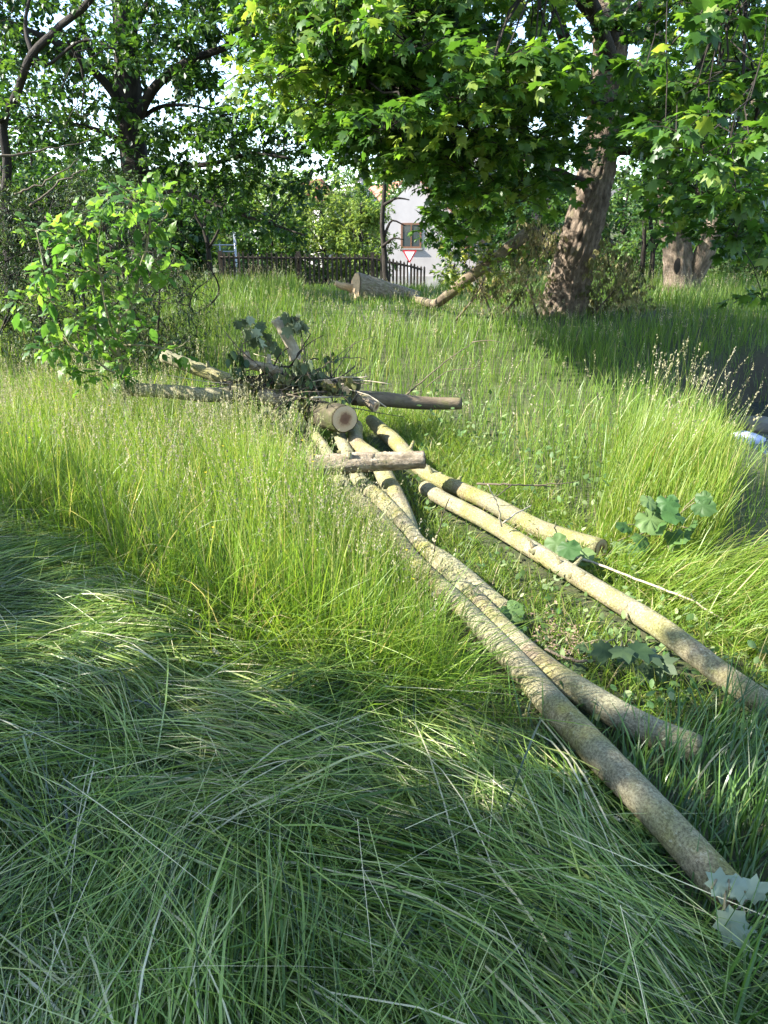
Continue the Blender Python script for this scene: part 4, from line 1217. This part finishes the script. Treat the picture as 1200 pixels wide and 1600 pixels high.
th_ = thing('twig_heap', (zz(450, 610, PB)[0], PB, .1), 'tangle of fine grey brown twigs strewn over the log pile', 'twig heap')
for k in range(34):
    a_ = zz(rng.uniform(350, 560), rng.uniform(585, 640), PB + rng.uniform(-.15, .35)); u = rng.normal(0, 1, 3) * (.28, .2, .12) + (0, 0, .10)
    P = smooth_path([a_ - u, a_ + rng.normal(0, .03, 3), a_ + u], 9) + rng.normal(0, .005, (9, 3))
    r_ = rng.uniform(.003, .009)
    link('twig', G(tube(P, np.linspace(r_, r_ * .4, 9), 5, seed=k)), M['twig' if k % 3 else 'stick'], th_)
yT = 7.2
thin('bare_twig', 'long bare dark twig arching above the grass right of the pile', [zz(620, 628, yT), zz(655, 600, yT), zz(700, 562, yT - .1), zz(738, 535, yT - .1), zz(748, 512, yT - .1)], .009, .002,
     subs=[[zz(640, 615, yT), zz(648, 588, yT), zz(645, 575, yT)], [zz(738, 535, yT - .1), zz(762, 532, yT - .2), zz(790, 536, yT - .3)]])
thin('bare_twig', 'fine bare twig beside the arching one, bent to the right', [zz(665, 605, yT - .2), zz(700, 580, yT - .2), zz(740, 575, yT - .3), zz(760, 560, yT - .3)], .005, .0015)
thin('bare_twig', 'dark forked twigs lying over the crooked mossy pole', [gp(745, 756, .18), gp(800, 757, .22), gp(865, 760, .16)], .007, .003, subs=[[gp(800, 757, .22), gp(780, 772, .2), gp(765, 778, .17)], [gp(835, 758, .2), gp(880, 755, .22), gp(905, 752, .22)]])
thin('dry_stick', 'long pale dry stick lying in the grass right of the sunlit pole', [gp(890, 868, .10), gp(950, 887, .10), gp(1020, 915, .11), gp(1085, 940, .10), gp(1150, 985, .05)], .007, .004, 'stick', 'stick', subs=[[gp(1085, 940, .1), gp(1080, 928, .14)], [gp(1142, 978, .06), gp(1146, 992, .03)]])
thin('dry_stick', 'thin pale stick leaning over the sunlit pole', [gp(785, 818, .2), gp(805, 803, .24), gp(830, 790, .22)], .005, .003, 'stick', 'stick')
thin('dry_stick', 'thin upright stick standing at the sunlit pole', [gp(783, 822, .18), gp(778, 790, .3), gp(762, 757, .42)], .005, .003, 'stick', 'stick')
thin('dry_stick', 'brown stick lying between the front poles', [gp(905, 1100, .06), gp(880, 1072, .07), gp(850, 1042, .07)], .006, .005, 'twig', 'stick')
thin('dry_stick', 'long brown stick resting against the near end of the longest pole', [gp(1020, 1315, .04), gp(1060, 1362, .05), gp(1100, 1425, .03)], .007, .006, 'twig', 'stick')
thin('dry_stick', 'short brown stick under the wilted leaf cluster between the poles', [gp(850, 1015, .06), gp(900, 1032, .08), gp(940, 1034, .08)], .006, .005, 'twig', 'stick')
thin('grass_stalk', 'dark lone stalk leaning up in front of the poles', [gp(667, 912, .05), gp(680, 850, .38), gp(700, 778, .75)], .003, .002, 'twig', 'stalk')

# ------------------------------------------------------------------ big leaved plants and fallen leaves
def fan_plant(name, label, base, leaves, mat, tm, cat, stem_mat='green_stem'):
    t = thing(name, base, label, cat)
    rp_ = np.asarray(base, float)
    for (p, size, nrm, tip, r_) in leaves:
        p = np.asarray(p, float)
        link('stalk', G(tube(smooth_path([rp_, (rp_ + p) / 2 + (0, 0, .05), p], 7), .003, 5)), M[stem_mat], t)
        y = norm(np.asarray(tip, float)); x = norm(np.cross(y, np.asarray(nrm, float))); z = np.cross(x, y)
        V = p + size * (tm[0][:, 0:1] * x + tm[0][:, 1:2] * y + tm[0][:, 2:3] * z)
        # wavy edge
        V = V + z * (rng.normal(0, .045 * size, (len(V), 1)))
        link('leaf', (V, tm[1], np.full(len(V), r_), V), M[mat], t)
    return t
def ru(): return rng.normal(0, .35, 3)
def plant_at(spec, mat, tm, name, label, base, cat):
    L = []
    for (px, py, z, s) in spec:
        p = gp(px, py, z)
        L.append((p, s, np.array([-.25, -.55, 1]) + ru(), np.array([rng.normal(0, .6), -.7, -.25]) + ru() * .5, float(rng.uniform(0, .62))))
    return fan_plant(name, label, base, L, mat, tm, cat)
plant_at([(1005, 800, .32, .15), (1040, 775, .40, .12), (1060, 800, .33, .13), (1025, 820, .25, .13), (1085, 785, .34, .12), (1000, 835, .2, .11), (1050, 830, .22, .13), (980, 820, .22, .09), (1075, 825, .2, .11), (1010, 775, .40, .09), (965, 845, .1, .10), (1045, 860, .1, .11), (1095, 770, .36, .09), (1030, 795, .33, .10), (990, 850, .12, .10)],
         'weed', HEART, 'broadleaf_plant', 'broad leaved pale plant in front of the tall grass tuft', gp(1035, 850, .02), 'plant')
plant_at([(862, 838, .16, .13), (885, 846, .2, .12), (876, 858, .14, .12), (905, 860, .12, .12), (893, 872, .08, .12), (860, 860, .1, .11)],
         'weed', HEART, 'broadleaf_plant', 'broad leaves at the end of the crooked mossy pole', gp(882, 868, .02), 'plant')
plant_at([(790, 945, .12, .10), (805, 958, .08, .09), (782, 950, .12, .07)], 'weed', HEART, 'broadleaf_plant', 'few pale leaves at the end of the squeezed short pole', gp(796, 965, .02), 'plant')
plant_at([(945, 1005, .16, 0.086), (970, 1010, .18, 0.094), (990, 1005, .18, 0.094), (1005, 1012, .16, 0.101), (1025, 1030, .12, 0.094), (930, 1020, .10, 0.072), (1010, 1040, .08, 0.094), (960, 1030, .06, 0.072), (985, 1020, .1, 0.086), (915, 1005, .08, 0.065), (905, 1035, .05, 0.065)],
         'cluster', MAPLE, 'wilted_leaf_cluster', 'dark wilted maple leaves between the middle and sunlit poles', gp(970, 1030, .03), 'leaf cluster')
L = []
for (px, py, z, s, tip, n_) in [(1112, 1388, .20, .085, (.7, -.1, .2), (0, -.6, 1)), (1140, 1390, .20, .08, (1, .2, .1), (0, -.5, 1)), (1165, 1395, .19, .07, (.9, .1, .3), (.2, -.6, 1)), (1132, 1422, .18, .095, (.35, -.9, -.35), (-.1, -.8, .8))]:
    L.append((gp(px, py, z), s * .95, np.array(n_) + rng.normal(0, .3, 3), np.array(tip) + rng.normal(0, .2, 3), float(rng.uniform(.3, .8))))
fan_plant('fallen_leaf_cluster', 'pale upturned maple leaves on the near end of the longest pole', gp(1125, 1405, .09), L, 'pale_leaf', CURLED, 'leaf cluster')

# weeds between and beside the poles: small leaves nobody could count
wd = Geo()
def scatter_px(n, poly, zr=(0, .1)):
    xs = [p[0] for p in poly]; ys = [p[1] for p in poly]
    out = []
    while len(out) < n:
        px, py = rng.uniform(min(xs), max(xs), 400), rng.uniform(min(ys), max(ys), 400)
        m = in_poly(px, py, poly)
        for a, b_ in zip(px[m], py[m]):
            out.append((a, b_))
    out = np.array(out[:n])
    return out
def ground_pts(pxy):
    # flat-plane estimate, then lift to the terrain
    a = (pxy[:, 0] - 600) / FPX; b_ = (800 - pxy[:, 1]) / FPX
    ry = CP + b_ * SP; rz = -SP + b_ * CP
    z = np.zeros(len(pxy))
    for _ in range(6):
        t = (z - CAM_H) / rz
        x, y = a * t, ry * t
        z = H(x, y)
    return np.c_[x, y, z]
CORR = [(560, 690), (680, 690), (800, 770), (960, 850), (1200, 980), (1230, 1120), (1010, 1150), (860, 1150), (740, 1030), (640, 900)]
g_ = ground_pts(scatter_px(1200, CORR))
n = len(g_)
g_[:, 2] += rng.uniform(0.01, .11, n)
V, T, R = leaves_geo(OVAL, g_, norm(rand_unit(n) + (0, -.2, 0)), norm(rand_unit(n) * .7 + (0, 0, 1)), rng.uniform(.018, .05, n), rng.uniform(0, 1, n))
wd.add(V, T, R)
g_ = ground_pts(scatter_px(700, [(640, 640), (960, 700), (1000, 860), (820, 790), (660, 720)]))
n = len(g_); g_[:, 2] += rng.uniform(.02, .35, n)
V, T, R = leaves_geo(OVAL, g_, norm(rand_unit(n) + (0, -.2, 0)), norm(rand_unit(n) * .7 + (0, 0, 1)), rng.uniform(.02, .055, n), rng.uniform(.2, 1, n))
wd.add(V, T, R)
g_ = ground_pts(scatter_px(1500, [(860, 1170), (950, 1190), (1060, 1330), (1040, 1400), (960, 1330), (880, 1250)]))
n = len(g_); g_[:, 2] += rng.uniform(.0, .07, n)
V, T, R = leaves_geo(OVAL, g_, norm(rand_unit(n)), norm(rand_unit(n) * .7 + (0, 0, 1)), rng.uniform(.012, .035, n), rng.uniform(0, .7, n))
wd.add(V, T, R)
tag(link('weed_leaves', wd, M['weed'], origin=(.8, 4, 0)), 'small leafy weeds and litter between the felled poles', 'weeds', kind='stuff')

# bits of bark litter
g_ = ground_pts(scatter_px(260, [(810, 970), (880, 960), (930, 1040), (860, 1030)]))
n = len(g_); g_[:, 2] += rng.uniform(.02, .06, n)
V, T, R = leaves_geo(NARROW, g_, norm(rand_unit(n) * (1, 1, .3)), norm(rand_unit(n) * .4 + (0, 0, 1)), rng.uniform(.015, .045, n), rng.uniform(.2, .9, n))
tag(link('bark_litter', (V, T, R, V), M['litter'], origin=(.6, 2.9, 0)), 'pale bark chips and dry litter beside the middle pole', 'litter', kind='stuff')

# stones at the stream; the pale one stands in for a sunlit splash
def stone(c, s, label, col, seed):
    g0 = np.random.default_rng(seed)
    me = []
    nu, nv = 14, 9
    V = []
    for j in range(nv):
        ph = math.pi * j / (nv - 1)
        for i in range(nu):
            a = 2 * math.pi * i / nu
            u = np.array([math.sin(ph) * math.cos(a), math.sin(ph) * math.sin(a), math.cos(ph)])
            f = 1 + .15 * math.sin(3 * u[0] + seed) + .12 * math.sin(4 * u[1] + 2 * seed) + .1 * math.sin(5 * u[2])
            V.append(np.asarray(c) + u * f * np.asarray(s))
    T = []
    for j in range(nv - 1):
        for i in range(nu):
            a, b_ = j * nu + i, j * nu + (i + 1) % nu
            T += [(a, a + nu, b_ + nu), (a, b_ + nu, b_)]
    V = np.array(V)
    return tag(link('stone', (V, np.array(T), np.full(len(V), .5), V), plain('stone_%d' % seed, col, .6, .2, 9, bs=.3)), label, 'stone')
w0 = at(1166, 683, 8.0)
stone(w0 + (.02, 0, -.03), (.19, .15, .09), 'pale bluish stone standing in for sunlit foam at the stream edge', (.50, .53, .66), 2)
stone(at(1195, 668, 8.6), (.32, .2, .12), 'brown flat stone on the far side of the stream', (.13, .11, .08), 3)

# ------------------------------------------------------------------ grass
FLAT = [(-900, 815), (0, 815), (120, 850), (215, 940), (330, 1000), (470, 1035), (600, 1075), (700, 1120), (790, 1150), (880, 1215), (960, 1310), (1040, 1410), (1100, 1600), (1150, 4000), (-2500, 4000)]
TALL = [(-900, 660), (-900, 815), (0, 815), (120, 850), (215, 940), (330, 1000), (470, 1035), (600, 1075), (690, 1110), (700, 1050), (668, 960), (615, 880), (545, 800), (490, 735), (455, 690), (300, 655), (100, 640)]
LUSH = [(790, 1150), (900, 1165), (1010, 1160), (1230, 1130), (1900, 1130), (3000, 4000), (1150, 4000), (1100, 1600), (1040, 1410), (960, 1310), (880, 1215)]
TUFT = [(925, 860), (945, 760), (1000, 715), (1070, 715), (1120, 760), (1130, 830), (1110, 870), (1040, 880)]

def sample(n, x0, x1, y0, y1):
    x = rng.uniform(x0, x1, n); y = rng.uniform(y0, y1, n)
    z = H(x, y)
    px, py, f = proj(np.c_[x, y, z])
    return x, y, z, px, py, f

def near_pole(x, y, which=ALLP):
    d = np.full(x.shape, 9.0)
    for p in which:
        d = np.minimum(d, dist_poly(x, y, p))
    return d

def blades(x, y, z, L, W, head, tilt, curve, S, R, droop=0.0):
    """Upright blades: tilt = lean at the root, curve = extra lean by the tip (radians)."""
    n = len(x)
    P = np.zeros((n, S + 1, 3)); P[:, 0] = np.c_[x, y, z - .01]
    for k in range(S):
        a = tilt + curve * ((k + .5) / S) ** 1.3
        st = L / S
        P[:, k + 1, 0] = P[:, k, 0] + np.sin(a) * np.cos(head) * st
        P[:, k + 1, 1] = P[:, k, 1] + np.sin(a) * np.sin(head) * st
        P[:, k + 1, 2] = P[:, k, 2] + np.cos(a) * st
    roll = rng.normal(0, .7, n)
    side = np.c_[-np.sin(head + roll), np.cos(head + roll), rng.normal(0, .25, n)]
    return ribbons(P, W, norm(side), R), P

def panicles(tips, dirs, g, mat_r, n_sp=22, length=.12, spread=.03, size=.012):
    """Seed heads: little spikelets round the top of a stem."""
    N = len(tips)
    t = rng.uniform(0, 1, (N, n_sp, 1))
    rad = spread * (1 - .75 * t) * rng.uniform(.3, 1, (N, n_sp, 1))
    off = rand_unit(N * n_sp).reshape(N, n_sp, 3) * rad
    pos = tips[:, None] + dirs[:, None] * (t - .75) * length + off
    d = norm(dirs[:, None] + rng.normal(0, .4, (N, n_sp, 3)) + off * 12)
    V, T, R = leaves_geo(NARROW_W, pos.reshape(-1, 3), d.reshape(-1, 3), rand_unit(N * n_sp), size * rng.uniform(.7, 1.3, N * n_sp), np.repeat(mat_r, n_sp))
    g.add(V, T, R)
NARROW_W = (NARROW[0] * np.array([1.5, 1, 1]), NARROW[1])

seeds = Geo()

# --- tall standing grass at the left
gt = Geo()
x, y, z, px, py, f = sample(230000, -6.5, 1.2, 2.0, 9.5)
m = in_poly(px, py, TALL) & (px > -330)
dA = near_pole(x, y)
m &= dA > .05
dens = np.clip(.55 + .55 * wob(x, y, 2.2), .12, 1)
m &= rng.random(len(x)) < np.where(y < 4.5, 1.0, .62) * dens
x, y, z, px, py, dA = x[m], y[m], z[m], px[m], py[m], dA[m]
n = len(x)
hh = np.interp(y, [2, 3.2, 5, 6.5, 8.5], [.55, .66, .62, .50, .50]) * (.85 + .25 * wob(x, y, 1.6)) * np.where((px > 290) & (y > 5.2), .66, 1.0) * np.where((px > 385) & (y > 5.4), .70, 1.0) * (1 + .22 * wob(x, y, 5.5))
hh *= np.clip(.30 + dA * 1.3, .30, 1)
L = hh * rng.uniform(.45, 1.25, n)
head = rng.uniform(0, 6.28, n) * .55 + rng.normal(.1, .9, n)
(gV, gT, gR), gP = blades(x, y, z, L, np.where(rng.random(n) < .2, rng.uniform(.006, .0095, n), rng.uniform(.0022, .0055, n)) * (.8 + y * .05), head, np.abs(rng.normal(.05, .16, n)), np.abs(rng.normal(.30, .55, n)), 4, np.clip(rng.normal(.5, .25, n) + .2 * wob(x, y, 1.1), 0, 1))
gt.add(gV, gT, gR)
n_tall = n
# flowering stems
k = rng.choice(n, 3000, replace=False)
(gV, gT, gR), gP = blades(x[k], y[k], z[k], hh[k] * rng.uniform(1.05, 1.45, len(k)), np.full(len(k), .0026), head[k], np.abs(rng.normal(.04, .07, len(k))), np.abs(rng.normal(.18, .2, len(k))), 5, np.clip(rng.normal(.8, .12, len(k)), 0, 1))
gt.add(gV, gT, gR)
half = rng.random(len(k)) < .45
panicles(gP[half, -1], norm(gP[half, -1] - gP[half, -2]), seeds, rng.uniform(0, 1, half.sum()), 14, .10, .010, .012)
panicles(gP[~half, -1], norm(gP[~half, -1] - gP[~half, -2]), seeds, rng.uniform(0, 1, (~half).sum()), 13, .15, .040, .008)
# stems fallen outwards where the standing grass meets the flattened grass
edge = smooth_path([(0, 815, 0), (120, 850, 0), (215, 940, 0), (330, 1000, 0), (470, 1035, 0), (600, 1075, 0), (685, 1105, 0)], 400)[:, :2]
ei = rng.integers(0, 400, 2600)
q = ground_pts(edge[ei] + rng.normal(0, 1, (len(ei), 2)) * [26, 20])
nn_ = len(q)
(gV, gT, gR), gP = blades(q[:, 0], q[:, 1], q[:, 2], rng.uniform(.25, .75, nn_), rng.uniform(.002, .005, nn_), rng.normal(-.75, .8, nn_), np.abs(rng.normal(.7, .45, nn_)), np.abs(rng.normal(.8, .5, nn_)), 5, np.clip(rng.normal(.5, .25, nn_), 0, 1))
gt.add(gV, gT, gR)
tag(link('tall_grass', gt, M['tall'], origin=(-1, 4, 0)), 'tall bright standing grass with seed heads at the left', 'grass', kind='stuff')

k = rng.choice(n, 60, replace=False)
fl = Geo()
q = np.c_[x[k], y[k], z[k] + hh[k] * rng.uniform(.7, 1.0, len(k))]
for a_ in range(5):
    th_ = a_ * 1.257 + rng.uniform(0, .3, len(k))
    fl.add(*leaves_geo(OVAL, q, np.c_[np.cos(th_), np.sin(th_), np.full(len(k), .5)], np.tile([0, 0, 1.0], (len(k), 1)), np.full(len(k), .009), np.full(len(k), .5)))
tag(link('yellow_flowers', fl, plain('buttercup_petal', (.75, .52, .02), .4, .05), origin=(-1, 4, .4)), 'tiny yellow buttercups scattered in the tall grass', 'flowers', kind='stuff')
# --- flattened, combed grass in the foreground
gf = Geo()
x, y, z, px, py, f = sample(150000, -3.6, 1.9, .2, 4.8)
m = in_poly(px, py, FLAT) & (px > -450)
m &= rng.random(len(x)) < np.clip(1.15 - .17 * y, .4, 1)
x, y, z, px, py = x[m], y[m], z[m], px[m], py[m]
# locks: each strand follows the nearest lock's direction
ns = 420
sx, sy = rng.uniform(-3.6, 1.9, ns), rng.uniform(.2, 4.8, ns)
spx, spy, _ = proj(np.c_[sx, sy, H(sx, sy)])
def flow(px, py):
    """ground direction (radians) in which the strands lie"""
    left = np.clip((260 - px) / 200, 0, 1) * np.clip((1060 - py) / 120, 0, 1)
    low = np.clip((py - 1150) / 150, 0, 1)
    a = -.28 * np.ones_like(px)
    a = a * (1 - low) + low * (-.95 + .45 * np.clip((px - 350) / 400, 0, 1))
    a = a * (1 - left) + left * 1.0
    return a
sa = flow(spx, spy) + rng.normal(0, .42, ns)
flip = rng.random(ns) < .16
sa = np.where(flip, sa + rng.normal(0, 1.1, ns), sa)
slift = rng.uniform(.0, .11, ns)
best = np.zeros(len(x), int)
for a in range(0, len(x), 4000):
    b_ = slice(a, a + 4000)
    best[b_] = np.argmin((x[b_, None] - sx) ** 2 + (y[b_, None] - sy) ** 2, axis=1)
n = len(x)
ang = sa[best] + rng.normal(0, 1, n) * rng.choice([.10, .22, .55], ns)[best]
wild = rng.random(n) < .13
ang = np.where(wild, rng.uniform(-3.14, 3.14, n), ang)
L = rng.uniform(.38, 1.0, n) * np.where(wild, .5, 1)
S = 5
t = np.linspace(0, 1, S + 1)[None]
bend = rng.normal(0, .16, n) + rng.normal(0, .14, ns)[best]
A = ang[:, None] + bend[:, None] * (t - .3)
dx = np.cos(A) * (L / S)[:, None]; dy = np.sin(A) * (L / S)[:, None]
Px = x[:, None] + np.cumsum(dx, 1) - dx[:, :1] - np.cos(ang)[:, None] * L[:, None] * .4
Py = y[:, None] + np.cumsum(dy, 1) - dy[:, :1] - np.sin(ang)[:, None] * L[:, None] * .4
base_h = rng.uniform(0, 1, n) ** 1.2 * (.035 + slift[best])
mound = .03 + .045 * (1 + wob(Px, Py, 2.6)) + .03 * wob(Px, Py, 6)
Pz = H(Px, Py) + np.clip(mound, .01, .3) * .9 + base_h[:, None] * (.25 + .85 * np.sin(np.clip(t * 1.05 + .12, 0, 1) * math.pi) ** .45) - .03 + rng.normal(0, .004, Px.shape)
P = np.stack([Px, Py, Pz], -1)
dpole = np.min(np.stack([near_pole(Px[:, k_], Py[:, k_]) for k_ in range(S + 1)]), 0)
ok = (dpole > .075) | (rng.random(n) < .07)
P, ang, x, y, z, best = P[ok], ang[ok], x[ok], y[ok], z[ok], best[ok]; n = len(x)
tg = norm(P[:, -1] - P[:, 0])
roll = rng.normal(0, .75, n)
sd = np.c_[-np.sin(ang) * np.cos(roll), np.cos(ang) * np.cos(roll), np.sin(roll)]
V, T, R = ribbons(P, np.where(rng.random(n) < .40, rng.uniform(.0014, .0024, n), np.where(rng.random(n) < .20, rng.uniform(.005, .0085, n), rng.uniform(.0026, .0050, n))), norm(sd), np.clip(rng.normal(.46, .30, n) + .40 * (rng.random(ns)[best] - .5) + 1.2 * (base_h[ok] - .045), 0, 1))  # higher strands lighter, lower ones darker: shade between strands is painted in
gf.add(V, T, R)
n_flat = n
# straight pale culms lying every way over the locks
k = rng.choice(n, 2600, replace=False)
nk = len(k); Lk = rng.uniform(.22, .75, nk); ak = ang[k] + rng.normal(0, .55, nk)
tk_ = np.linspace(0, 1, 4)[None]
bx = x[k][:, None] + np.cos(ak)[:, None] * Lk[:, None] * tk_; by = y[k][:, None] + np.sin(ak)[:, None] * Lk[:, None] * tk_
bz = H(bx, by) + .07 + .045 * (1 + wob(bx, by, 2.6)) + rng.uniform(-.01, .11, nk)[:, None] + rng.normal(0, .05, nk)[:, None] * tk_ - .03 * tk_ ** 2
Pk = np.stack([bx, by, bz], -1)
kk = np.min(np.stack([near_pole(bx[:, q_], by[:, q_]) for q_ in range(4)]), 0) > .08
V, T, R = ribbons(Pk[kk], rng.uniform(.0014, .0030, nk)[kk], norm(np.c_[-np.sin(ak), np.cos(ak), rng.normal(0, .8, nk)])[kk], np.clip(rng.normal(.68, .2, nk), 0, 1)[kk])
gf.add(V, T, R)
# short regrowth standing through it
k = rng.choice(n, 5500, replace=False)
(gV, gT, gR), gP = blades(x[k], y[k], z[k] + .03, rng.uniform(.10, .24, len(k)), rng.uniform(.003, .006, len(k)), ang[k] + rng.normal(0, .8, len(k)), np.abs(rng.normal(.6, .35, len(k))), np.abs(rng.normal(.7, .4, len(k))), 3, np.clip(rng.normal(.4, .2, len(k)), 0, 1))
gf.add(gV, gT, gR)
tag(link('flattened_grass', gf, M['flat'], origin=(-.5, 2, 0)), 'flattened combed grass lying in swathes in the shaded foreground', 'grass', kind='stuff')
sil = Geo()
k = rng.choice(n, 340, replace=False)
panicles(P[k, -1] + np.c_[np.zeros(len(k)), np.zeros(len(k)), rng.uniform(.01, .05, len(k))], norm(P[k, -1] - P[k, -2] + rng.normal(0, .01, (len(k), 3))), sil, rng.uniform(.3, .9, len(k)), 60, .09, .007, .011)
tag(link('silvery_seed_heads', sil, M['silver'], origin=(-.5, 2, .1)), 'pale silvery seed heads strewn over the flattened grass', 'grass heads', kind='stuff')

# --- lush leaning grass around the near pole ends, and short grass among the poles
gl = Geo()
x, y, z, px, py, f = sample(60000, .2, 3.6, .3, 3.3)
m = in_poly(px, py, LUSH) & (px < 1600)
dA = near_pole(x, y)
m &= dA > .055
m &= rng.random(len(x)) < .85 * np.clip(.5 + .5 * wob(x, y, 4), .25, 1)
x, y, z, dA = x[m], y[m], z[m], dA[m]; n = len(x)
L = rng.uniform(.14, .42, n) * np.clip(.45 + dA * 2.2, .45, 1.1)
clh = 2.2 * wob(x, y, 1.7)
(gV, gT, gR), gP = blades(x, y, z, L, rng.uniform(.003, .0075, n), .5 + clh + rng.normal(0, .5, n), np.abs(rng.normal(.35, .2, n)), np.abs(rng.normal(.9, .45, n)), 5, np.clip(rng.normal(.42, .2, n), 0, 1))
gl.add(gV, gT, gR)
tag(link('lush_grass', gl, M['lush'], origin=(1.2, 1.8, 0)), 'lush leaning green grass in shade around the near pole ends', 'grass', kind='stuff')

gc = Geo()
x, y, z, px, py, f = sample(150000, -.6, 4.2, 2.2, 8.6)
CORR2 = [(470, 690), (560, 640), (680, 660), (800, 750), (960, 850), (1300, 1000), (1900, 1150), (1230, 1130), (1010, 1160), (900, 1165), (790, 1150), (700, 1120), (668, 960), (615, 880), (545, 800)]
m = in_poly(px, py, CORR2) & (px < 1400)
dA = near_pole(x, y)
m &= (dA > .06) & (rng.random(len(x)) < .75)
x, y, z, dA = x[m], y[m], z[m], dA[m]; n = len(x)
L = rng.uniform(.06, .26, n) * np.clip(.45 + dA * 1.6, .45, 1.2)
(gV, gT, gR), gP = blades(x, y, z, L, rng.uniform(.0025, .006, n), rng.uniform(0, 6.28, n), np.abs(rng.normal(.5, .35, n)), np.abs(rng.normal(.8, .5, n)), 3, np.clip(rng.normal(.6, .22, n), 0, 1))
gc.add(gV, gT, gR)
# bent-over bright grass right of the sunlit pole
x, y, z, px, py, f = sample(70000, .8, 5, 2.2, 5.6)
RB = [(880, 860), (960, 850), (1060, 880), (1300, 860), (1900, 900), (1900, 1160), (1300, 1100), (1100, 1010), (960, 920)]
m = in_poly(px, py, RB) & (px < 1500)
dA = near_pole(x, y)
m &= (dA > .06) & (rng.random(len(x)) < .8)
x, y, z, dA = x[m], y[m], z[m], dA[m]; n = len(x)
hd = -.5 + 1.3 * wob(x, y, 1.8) + rng.normal(0, .4, n)
(gV, gT, gR), gP = blades(x, y, z, rng.uniform(.12, .42, n) * np.clip(.5 + dA * 1.4, .5, 1.1), rng.uniform(.0025, .006, n), hd, np.abs(rng.normal(.6, .25, n)), np.abs(rng.normal(.9, .4, n)), 4, np.clip(rng.normal(.62, .2, n), 0, 1))
gc.add(gV, gT, gR)
tag(link('pole_side_grass', gc, M['tall'], origin=(1, 4, 0)), 'short trampled sunlit grass among and right of the poles', 'grass', kind='stuff')

# --- tall tuft and weedy grass on the right
gr_ = Geo()
x, y, z, px, py, f = sample(45000, .8, 4.6, 3.2, 7.6)
m = in_poly(px, py, TUFT)
x, y, z = x[m], y[m], z[m]; n = len(x)
hd = rng.normal(-.1, 1.1, n)
hh = rng.uniform(.35, 1.05, n) * .76 * np.clip(1 - .9 * np.abs(np.hypot((x - x.mean()) / 1.0, (y - y.mean()) / 1.3) - .2), .45, 1)
(gV, gT, gR), gP = blades(x, y, z, hh, rng.uniform(.003, .0065, n), hd, np.abs(rng.normal(.10, .10, n)), np.abs(rng.normal(.35, .3, n)), 4, np.clip(rng.normal(.66, .18, n), 0, 1))
gr_.add(gV, gT, gR)
k = rng.choice(n, min(n, 60), replace=False)
(gV, gT, gR), gP = blades(x[k], y[k], z[k], rng.uniform(.85, 1.2, len(k)) * .85, np.full(len(k), .003), hd[k], np.abs(rng.normal(.08, .08, len(k))), np.abs(rng.normal(.3, .2, len(k))), 5, np.full(len(k), .9))
gr_.add(gV, gT, gR)
panicles(gP[:, -1], norm(gP[:, -1] - gP[:, -2]), seeds, rng.uniform(.3, 1, len(k)), 18, .13, .012, .012)
tag(link('tall_grass_tuft', gr_, M['tall'], origin=(2, 5, 0)), 'tall pale grass tuft leaning right beside the stream', 'grass', kind='stuff')

# --- meadow behind
gm = Geo()
x, y, z, px, py, f = sample(300000, -13, 15, 4.0, 24)
m = (px > -260) & (px < 1460) & ~in_poly(px, py, TALL) & ~in_poly(px, py, FLAT) & ~in_poly(px, py, LUSH) & ~in_poly(px, py, CORR2) & ~in_poly(px, py, RB)
dd = dist_poly(x, y, DITCH)
m &= dd > .72
dens = np.interp(y, [4, 8, 14, 24], [1.0, .80, .5, .28])
m &= rng.random(len(x)) < dens * np.clip(.65 + .35 * wob(x, y, 1.1), .25, 1)
x, y, z, px, py, dd = x[m], y[m], z[m], px[m], py[m], dd[m]; n = len(x)
hh = np.interp(y, [4, 7.5, 9, 14, 24], [.36, .36, .42, .42, .42]) * (1 + .35 * wob(x, y, .9))
hh = np.where((px > 640) & (y < 7.5), hh * np.interp(px, [640, 780, 900, 1110], [.8, .95, 1.35, 1.5]), hh)
hh = np.where((px > 1120) & (y < 9), hh * .45, hh)
hh = np.where((px > 430) & (px < 740) & (y > 6.0) & (y < 7.9), hh * .55, hh)
hh *= np.clip((dd - .6) / 1.2, .35, 1)
hh = np.where((np.hypot((x - mb[0]) / 1.6, (y - mb[1] + .8) / 1.5) < 1), hh * .35, hh)
hh = np.where((y > 11.5) & (px > 470) & (px < 760), hh * .45, hh)
L = hh * rng.uniform(.4, 1.25, n)
(gV, gT, gR), gP = blades(x, y, z, L, rng.uniform(.0035, .0075, n) * np.interp(y, [4, 10, 24], [.9, 1.5, 2.4]), rng.uniform(0, 6.28, n), np.abs(rng.normal(.1, .12, n)), np.abs(rng.normal(.4, .4, n)), 3, np.clip(rng.normal(.52, .2, n) + .25 * wob(x, y, .7), 0, 1))
gm.add(gV, gT, gR)
k = rng.choice(n, 4000, replace=False)
k = k[~((px[k] > 820) & (y[k] < 9) & (rng.random(len(k)) < .85))]
(gV, gT, gR), gP = blades(x[k], y[k], z[k], hh[k] * rng.uniform(1.1, 1.6, len(k)), np.interp(y[k], [4, 10, 24], [.003, .004, .008]), rng.uniform(0, 6.28, len(k)), np.abs(rng.normal(.06, .08, len(k))), np.abs(rng.normal(.25, .2, len(k))), 3, np.full(len(k), .88))
gm.add(gV, gT, gR)
panicles(gP[:, -1], norm(gP[:, -1] - gP[:, -2]), seeds, rng.uniform(0, 1, len(k)), 10, .12, .018, .018)
tag(link('meadow_grass', gm, M['meadow'], origin=(0, 12, .4)), 'thick sunlit meadow grass spreading back to the fence', 'grass', kind='stuff')
tag(link('grass_seed_heads', seeds, M['seed'], origin=(0, 5, .5)), 'pale seed heads nodding above the standing grass', 'grass heads', kind='stuff')
